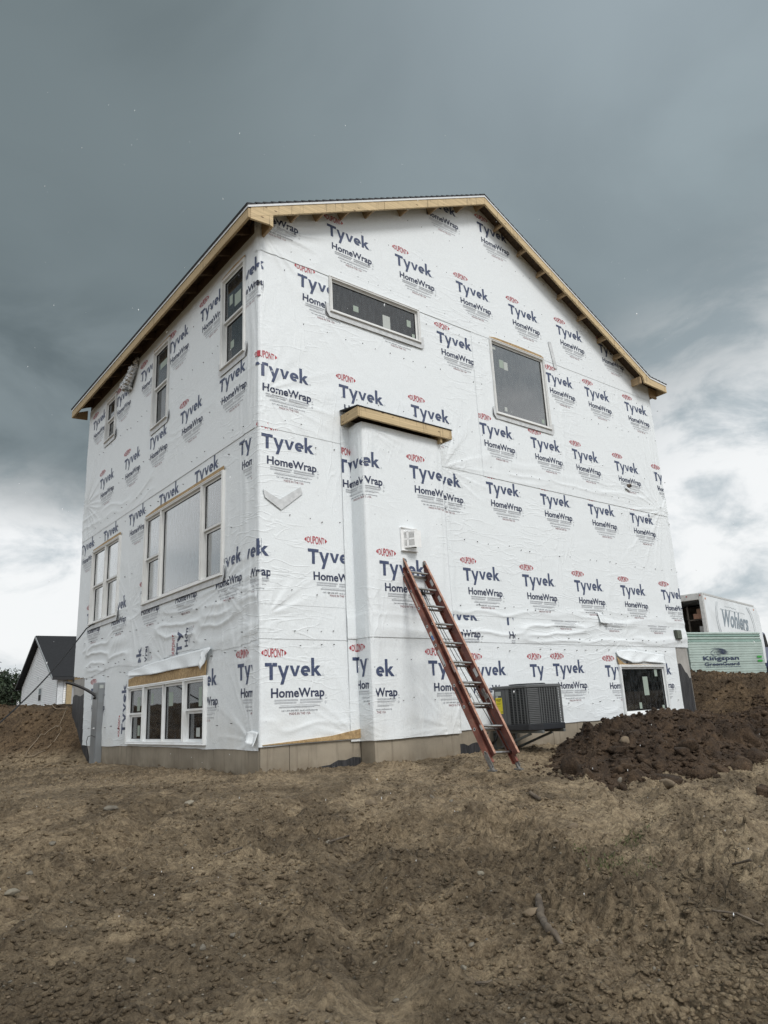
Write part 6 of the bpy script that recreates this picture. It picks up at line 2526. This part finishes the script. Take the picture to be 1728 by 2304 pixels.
tstroke([(1.66, 4.43), (1.42, 4.1), (1.33, 3.7), (1.40, 3.3), (1.65, 2.9)], 0.03, 0.10)
tstroke([(1.80, 4.43), (1.58, 4.1), (1.50, 3.7), (1.60, 3.3), (1.85, 2.9)], 0.03, 0.05)
tstroke([(5.95, 4.47), (6.35, 4.2), (6.60, 3.8), (6.66, 3.4), (6.55, 2.9)], 0.10, 0.04)
tstroke([(6.20, 4.48), (6.62, 4.2), (6.84, 3.8), (6.88, 3.4), (6.75, 2.9)], 0.03, 0.03)
tstroke([(4.2, 3.62), (4.6, 3.47), (5.3, 3.36), (6.0, 3.40)], 0.05, 0.01)
m_.link('painted_border', M_scriptl, truck)
m_ = MB()
for (a0, a1, za) in ((2.0, 5.4, 4.13), (2.7, 4.3, 4.27)):
    a = a0
    while a < a1:
        w_ = rg.uniform(0.08, 0.22)
        tstroke([(a, za + rg.uniform(-0.02, 0.03)), (a + w_ * 0.5, za + rg.uniform(0.0, 0.05)), (a + w_, za + rg.uniform(-0.03, 0.02))], 0.035, 0.015)
        a += w_ + 0.05
m_.link('painted_lines', M_scriptl, truck)
# shelves inside and cartons on them
tbox(0.5, 2.2, 0.10, 0.85, 2.95, 3.0, M_trin, 'shelf')
tbox(0.5, 2.2, 0.10, 0.85, 3.62, 3.67, M_trin, 'shelf')
tbox(0.5, 0.56, 0.82, 0.88, tz0, 4.2, M_trin, 'shelf_post')
tbox(3.4, 3.5, 0.05, TW - 0.05, tz0, 4.5, M_trin, 'bulkhead')
def carton(a0, a1, b0, b1, z0_, z1_, col, label):
    m2 = MB()
    c = tq((a0 + a1) / 2, (b0 + b1) / 2, (z0_ + z1_) / 2)
    m2.obox(c, td * ((a1 - a0) / 2), tl * ((b1 - b0) / 2), (0, 0, (z1_ - z0_) / 2))
    topmesh('carton', m2, plain('carton ' + label[:8], col, 0.8, bmp=0.05), (c.x, c.y, z0_), label, 'carton', 'cartons in the truck')


carton(0.45, 0.95, 0.20, 0.62, 3.675, 3.88, (0.32, 0.18, 0.12), 'reddish brown carton, the lower one on the top shelf in the truck')
carton(0.50, 0.95, 0.24, 0.48, 3.89, 4.08, (0.28, 0.17, 0.11), 'brown carton, topmost in the open truck')
carton(0.45, 0.95, 0.20, 0.44, 3.005, 3.36, (0.38, 0.38, 0.37), 'grey white carton on the lower shelf in the truck')
m_ = MB()
c = tq(0.55, 0.45, 3.55)
m_.obox(c, td * 0.12, tl * 0.2, (0, 0, 0.05))
# wheels, chassis and cab
tbox(0.3, 9.4, 0.7, 1.75, tz0 - 0.42, tz0 - 0.19, M_gap, 'chassis')
M_tyre = plain('tyre', (0.015, 0.015, 0.015), 0.8)
for a in (1.6, 8.6):
    for b0, b1 in ((0.05, 0.32), (TW - 0.32, TW - 0.05)):
        m_ = MB()
        m_.tube([tuple(tq(a, b0, tgz + 0.45)), tuple(tq(a, b1, tgz + 0.45))], 0.45, 24)
        wh = m_.link('wheel', M_tyre, truck)
        m_ = MB()
        m_.tube([tuple(tq(a, b0 - 0.01, tgz + 0.45)), tuple(tq(a, b0 + 0.02, tgz + 0.45))], 0.22, 16)
        m_.link('rim', M_trim, wh)
m_ = MB()
m_.prism([tuple(tq(8.15, 0.1, tz0 - 0.5)), tuple(tq(9.9, 0.1, tz0 - 0.5)), tuple(tq(9.9, 0.1, 2.45)), tuple(tq(9.1, 0.1, 2.75)), tuple(tq(8.75, 0.1, 3.45)), tuple(tq(8.15, 0.1, 3.5))], tl * (TW - 0.2))
cabo = m_.link('cab', M_tblue, truck, bevel=0.04)
m_ = MB()
m_.prism([tuple(tq(8.4, 0.085, 2.75)), tuple(tq(9.0, 0.085, 2.75)), tuple(tq(8.72, 0.085, 3.35)), tuple(tq(8.4, 0.085, 3.35))], tl * 0.01)
m_.link('window', M_gap, cabo)

# ---------------------------------------------------------------- far house on the left
M_vin = plain('vinyl siding white', (0.80, 0.82, 0.83), 0.5, var=0.03, scale=1, bmp=0)
M_sidegap = plain('siding backing', (0.36, 0.38, 0.40), 0.7, bmp=0)
M_roofd = plain('roof black shingle', (0.010, 0.011, 0.013), 0.9, var=0.35, scale=6, bmp=0.3, bscale=20, bdist=0.01)
M_gut = plain('gutter black', (0.012, 0.013, 0.015), 0.6, bmp=0)
A0 = Vector((10.6, 50.1, 0))
gd = Vector((0.9, 15.1, 0)).normalized()
gx_ = Vector((gd.y, -gd.x, 0))             # along the ridge, to the right
GL, GH, GZe, GZr = 15.1, 1.2, 4.12, 7.82
fh = empty('neighbour_house', (10.6, 50.1, 1.2), 'white sided house with a steep black gable roof far behind on the left', 'house')


def fq(s_, a, z_):
    q = A0 + gd * s_ + gx_ * a
    q.z = z_
    return q


m_ = MB()
m_.prism([tuple(fq(0.02, 0.03, GH)), tuple(fq(GL, 0.03, GH)), tuple(fq(GL, 0.03, GZe)), tuple(fq(GL / 2, 0.03, GZr - 0.12)), tuple(fq(0.02, 0.03, GZe))], gx_ * 14)
fw = m_.link('wall', M_sidegap, fh)
n_s = 46
for k in range(n_s):
    z_a = GH + 0.3 + k * 0.142
    z_b = z_a + 0.134
    if z_b > GZr - 0.2:
        break
    def lim(zz_):
        if zz_ <= GZe:
            return 0.0, GL
        t_ = (zz_ - GZe) / (GZr - GZe)
        return GL / 2 * t_, GL - GL / 2 * t_
    a0, a1 = lim(z_a)
    b0, b1 = lim(z_b)
    m_ = MB()
    m_.add([tuple(fq(a0, -0.03, z_a)), tuple(fq(a1, -0.03, z_a)), tuple(fq(b1, 0.012, z_b)), tuple(fq(b0, 0.012, z_b)), tuple(fq(a0, 0.028, z_a)), tuple(fq(a1, 0.028, z_a))], [(0, 3, 2, 1), (0, 1, 5, 4)])
    m_.link('siding_board', M_vin, fw)
for k in range(22):
    z_a = GH + 0.2 + k * 0.132
    m_ = MB()
    for a0, a1 in ((0.45, 0.95), (1.45, 6.0)):
        m_.add([tuple(fq(0.0, a0, z_a) - gd * 0.03), tuple(fq(0.0, a1, z_a) - gd * 0.03), tuple(fq(0, a1, z_a + 0.12) + gd * 0.012), tuple(fq(0, a0, z_a + 0.12) + gd * 0.012)], [(0, 1, 2, 3)])
    m_.link('siding_board', M_vin, fw)
def fbox(s0, s1, a0, a1, z0_, z1_, mat, name, parent=fh):
    m2 = MB()
    m2.obox(fq((s0 + s1) / 2, (a0 + a1) / 2, (z0_ + z1_) / 2), gd * ((s1 - s0) / 2), gx_ * ((a1 - a0) / 2), (0, 0, (z1_ - z0_) / 2))
    return m2.link(name, mat, parent)


fbox(-0.06, 0.05, 0.02, 0.40, GH, GZe, plain('corner post pale', (0.58, 0.61, 0.63), 0.5, bmp=0), 'corner_board')
fbox(-0.30, -0.05, 0.62, 0.98, GH, GZe - 0.15, plain('bare post tan', (0.33, 0.26, 0.15), 0.7, bmp=0), 'porch_post')
fbox(-0.05, -0.01, 1.52, 1.66, GH, GZe - 0.1, M_gut, 'door_trim')
# roof slopes
m_ = MB()
for sg in (0, 1):
    s_e = -0.5 if sg == 0 else GL + 0.5
    ze = GZe + 0.05
    m_.prism([tuple(fq(s_e, -0.45, ze)), tuple(fq(GL / 2, -0.45, GZr + 0.18)), tuple(fq(GL / 2, 14.5, GZr + 0.18)), tuple(fq(s_e, 14.5, ze))], (0, 0, -0.16))
frf = m_.link('roof', M_roofd, fh)
for sg in (0, 1):
    s_e = -0.52 if sg == 0 else GL + 0.52
    m_ = MB()
    m_.prism([tuple(fq(s_e, -0.47, GZe + 0.02)), tuple(fq(GL / 2, -0.47, GZr + 0.15)), tuple(fq(GL / 2, -0.47, GZr - 0.05)), tuple(fq(s_e, -0.47, GZe - 0.18))], gx_ * -0.04)
    m_.link('rake_trim', plain('rake trim grey', (0.26, 0.28, 0.29), 0.6, bmp=0) if sg == 0 else M_gut, frf)
    m_ = MB()
    m_.prism([tuple(fq(s_e, -0.45, GZe - 0.20)), tuple(fq(s_e, 14, GZe - 0.20)), tuple(fq(s_e, 14, GZe + 0.0)), tuple(fq(s_e, -0.45, GZe + 0.0))], gd * 0.1)
    m_.link('gutter', M_gut, frf)
wn_ = fbox(5.6, 6.85, -0.05, 0.0, 2.60, 3.70, M_drip, 'window')
fbox(5.72, 6.73, -0.06, -0.052, 2.68, 3.16, M_gap, 'pane', wn_)
fbox(5.72, 6.73, -0.06, -0.052, 3.20, 3.62, plain('pane pale', (0.35, 0.40, 0.42), 0.15, bmp=0), 'pane', wn_)
fbox(7.5, 7.8, -0.06, 0.0, 4.30, 4.6, M_drip, 'vent')

# ---------------------------------------------------------------- trees behind
M_leaf = plain('leaves dark', (0.018, 0.032, 0.015), 0.7, var=0.5, scale=1.2, bmp=0)
M_leaf2 = plain('leaves mid', (0.034, 0.052, 0.026), 0.7, var=0.5, scale=1.2, bmp=0)
M_bark = plain('bark', (0.08, 0.065, 0.05), 0.9)


def tree(x, y, h_, rad, seed, label, n=2600, ls_=0.34):
    g_ = np.random.default_rng(seed)
    zb_ = gz(x, y) if abs(x) < 60 else 1.2
    t = empty('tree', (x, y, zb_), label, 'tree', 'trees behind the neighbour house')
    m2 = MB()
    m2.tube([(x, y, zb_ - 0.2), (x + 0.1, y, zb_ + h_ * 0.35), (x - 0.1, y + 0.1, zb_ + h_ * 0.8)], [0.28, 0.2, 0.06], 8)
    for k in range(7):
        a = k * 0.9 + seed
        z0_ = zb_ + h_ * (0.28 + 0.07 * k)
        m2.tube([(x, y, z0_), (x + math.cos(a) * rad * 0.4, y + math.sin(a) * rad * 0.4, z0_ + h_ * 0.12), (x + math.cos(a) * rad * 0.75, y + math.sin(a) * rad * 0.75, z0_ + h_ * 0.2)], [0.12, 0.07, 0.03], 6)
    m2.link('trunk', M_bark, t)
    for mat, nn in ((M_leaf, int(n * 0.65)), (M_leaf2, int(n * 0.35))):
        # clumps of leaves round random centres in the crown
        nc = 46
        cc = g_.normal(0, 1, (nc, 3))
        cc /= np.linalg.norm(cc, axis=1)[:, None]
        cc *= (g_.random((nc, 1)) ** 0.4) * np.array([[rad * 0.85, rad * 0.85, h_ * 0.36]])
        cc += np.array([[x, y, zb_ + h_ * 0.60]])
        P = cc[g_.integers(0, nc, nn)] + g_.normal(0, 1, (nn, 3)) * np.array([[rad * 0.17, rad * 0.17, h_ * 0.065]])
        A = g_.normal(0, 1, (nn, 3))
        A /= np.linalg.norm(A, axis=1)[:, None]
        B = np.cross(A, g_.normal(0, 1, (nn, 3)))
        B /= np.linalg.norm(B, axis=1)[:, None]
        s1 = (ls_ * g_.uniform(0.5, 1.2, nn))[:, None]
        V = np.stack([P - A * s1 * 0.5, P + B * s1 * 0.35, P + A * s1 * 0.5, P - B * s1 * 0.35], 1).reshape(-1, 3) - np.array([[x, y, zb_]])
        Q = np.arange(nn * 4).reshape(-1, 4)
        me = np_mesh('crown', V, Q, mat, False)
        o_ = bpy.data.objects.new('crown', me)
        COL.objects.link(o_)
        o_.parent = t
    return t


tree(10.6, 78.0, 5.9, 2.6, 1, 'dark round tree at the left edge of the picture, left of the white sided house', 5200)
tree(13.6, 79.5, 5.6, 2.1, 2, 'thinner tree touching the left wall of the far white sided house', 2600, 0.3)
tree(7.4, 82.0, 6.4, 3.2, 3, 'broad tree beyond the left edge of the picture beside the dark round tree', 4200)
tree(16.0, 96.0, 6.0, 2.4, 4, 'small tree hidden low behind the far white sided house', 1600)

# ---------------------------------------------------------------- falling rain
M_drop = plain('rain drop', (0.85, 0.87, 0.88), 0.1, bmp=0)
g_ = np.random.default_rng(8)
m_ = MB()
for k in range(330):
    d = 1.6 + 9 * g_.random() ** 0.8
    ax_ = math.atan(g_.uniform(-0.55, 0.55))
    ex = g_.uniform(-0.25, 0.95)
    x, y_, z_ = CAM.x + math.sin(yaw + ax_) * d, CAM.y + math.cos(yaw + ax_) * d, CAM.z + ex * d
    if z_ < ground_z(np.array([x]), np.array([y_]), False)[0] + 0.1 or (y_ > -0.6 and x > -0.5) or (x > -0.4 and y_ > -0.1):
        continue
    s_ = g_.uniform(0.0011, 0.0022)
    l_ = s_ * g_.uniform(1.2, 3.5)
    m_.add([(x - s_, y_, z_), (x + s_, y_, z_), (x, y_ - s_, z_), (x, y_ + s_, z_), (x, y_, z_ - l_), (x + s_ * 0.4, y_, z_ + l_)],
           [(0, 2, 5), (2, 1, 5), (1, 3, 5), (3, 0, 5), (2, 0, 4), (1, 2, 4), (3, 1, 4), (0, 3, 4)])
rain = topmesh('rain', m_, M_drop, (CAM.x, CAM.y, 0), 'scattered white rain drops falling in front of the dark sky', 'rain', kind='stuff')


# ---------------------------------------------------------------- unseen belt of trees, added to darken the window reflections
g_ = np.random.default_rng(12)
nn = 9000
az_ = R_(95) + g_.random(nn) * R_(150)
dd = 95 + g_.normal(0, 5, nn)
hh = 9.0 * (0.75 + fbm(az_ * 14, az_ * 0, 4, 5) * 0.7)
P = np.stack([np.sin(az_) * dd, np.cos(az_) * dd, -1.4 + hh * g_.random(nn) ** 0.8], 1)
A = g_.normal(0, 1, (nn, 3))
A /= np.linalg.norm(A, axis=1)[:, None]
B = np.cross(A, g_.normal(0, 1, (nn, 3)))
B /= np.linalg.norm(B, axis=1)[:, None]
s1 = g_.uniform(1.2, 2.6, nn)[:, None]
V = np.stack([P - A * s1 * 0.5, P + B * s1 * 0.45, P + A * s1 * 0.5, P - B * s1 * 0.45], 1).reshape(-1, 3)
me = np_mesh('added_tree_belt', V, np.arange(nn * 4).reshape(-1, 4), M_leaf, False)
ob = bpy.data.objects.new('added_tree_belt', me)
COL.objects.link(ob)
tag(ob, 'added dark belt of trees behind the photographer, there for the window reflections', 'wood', None, 'stuff')
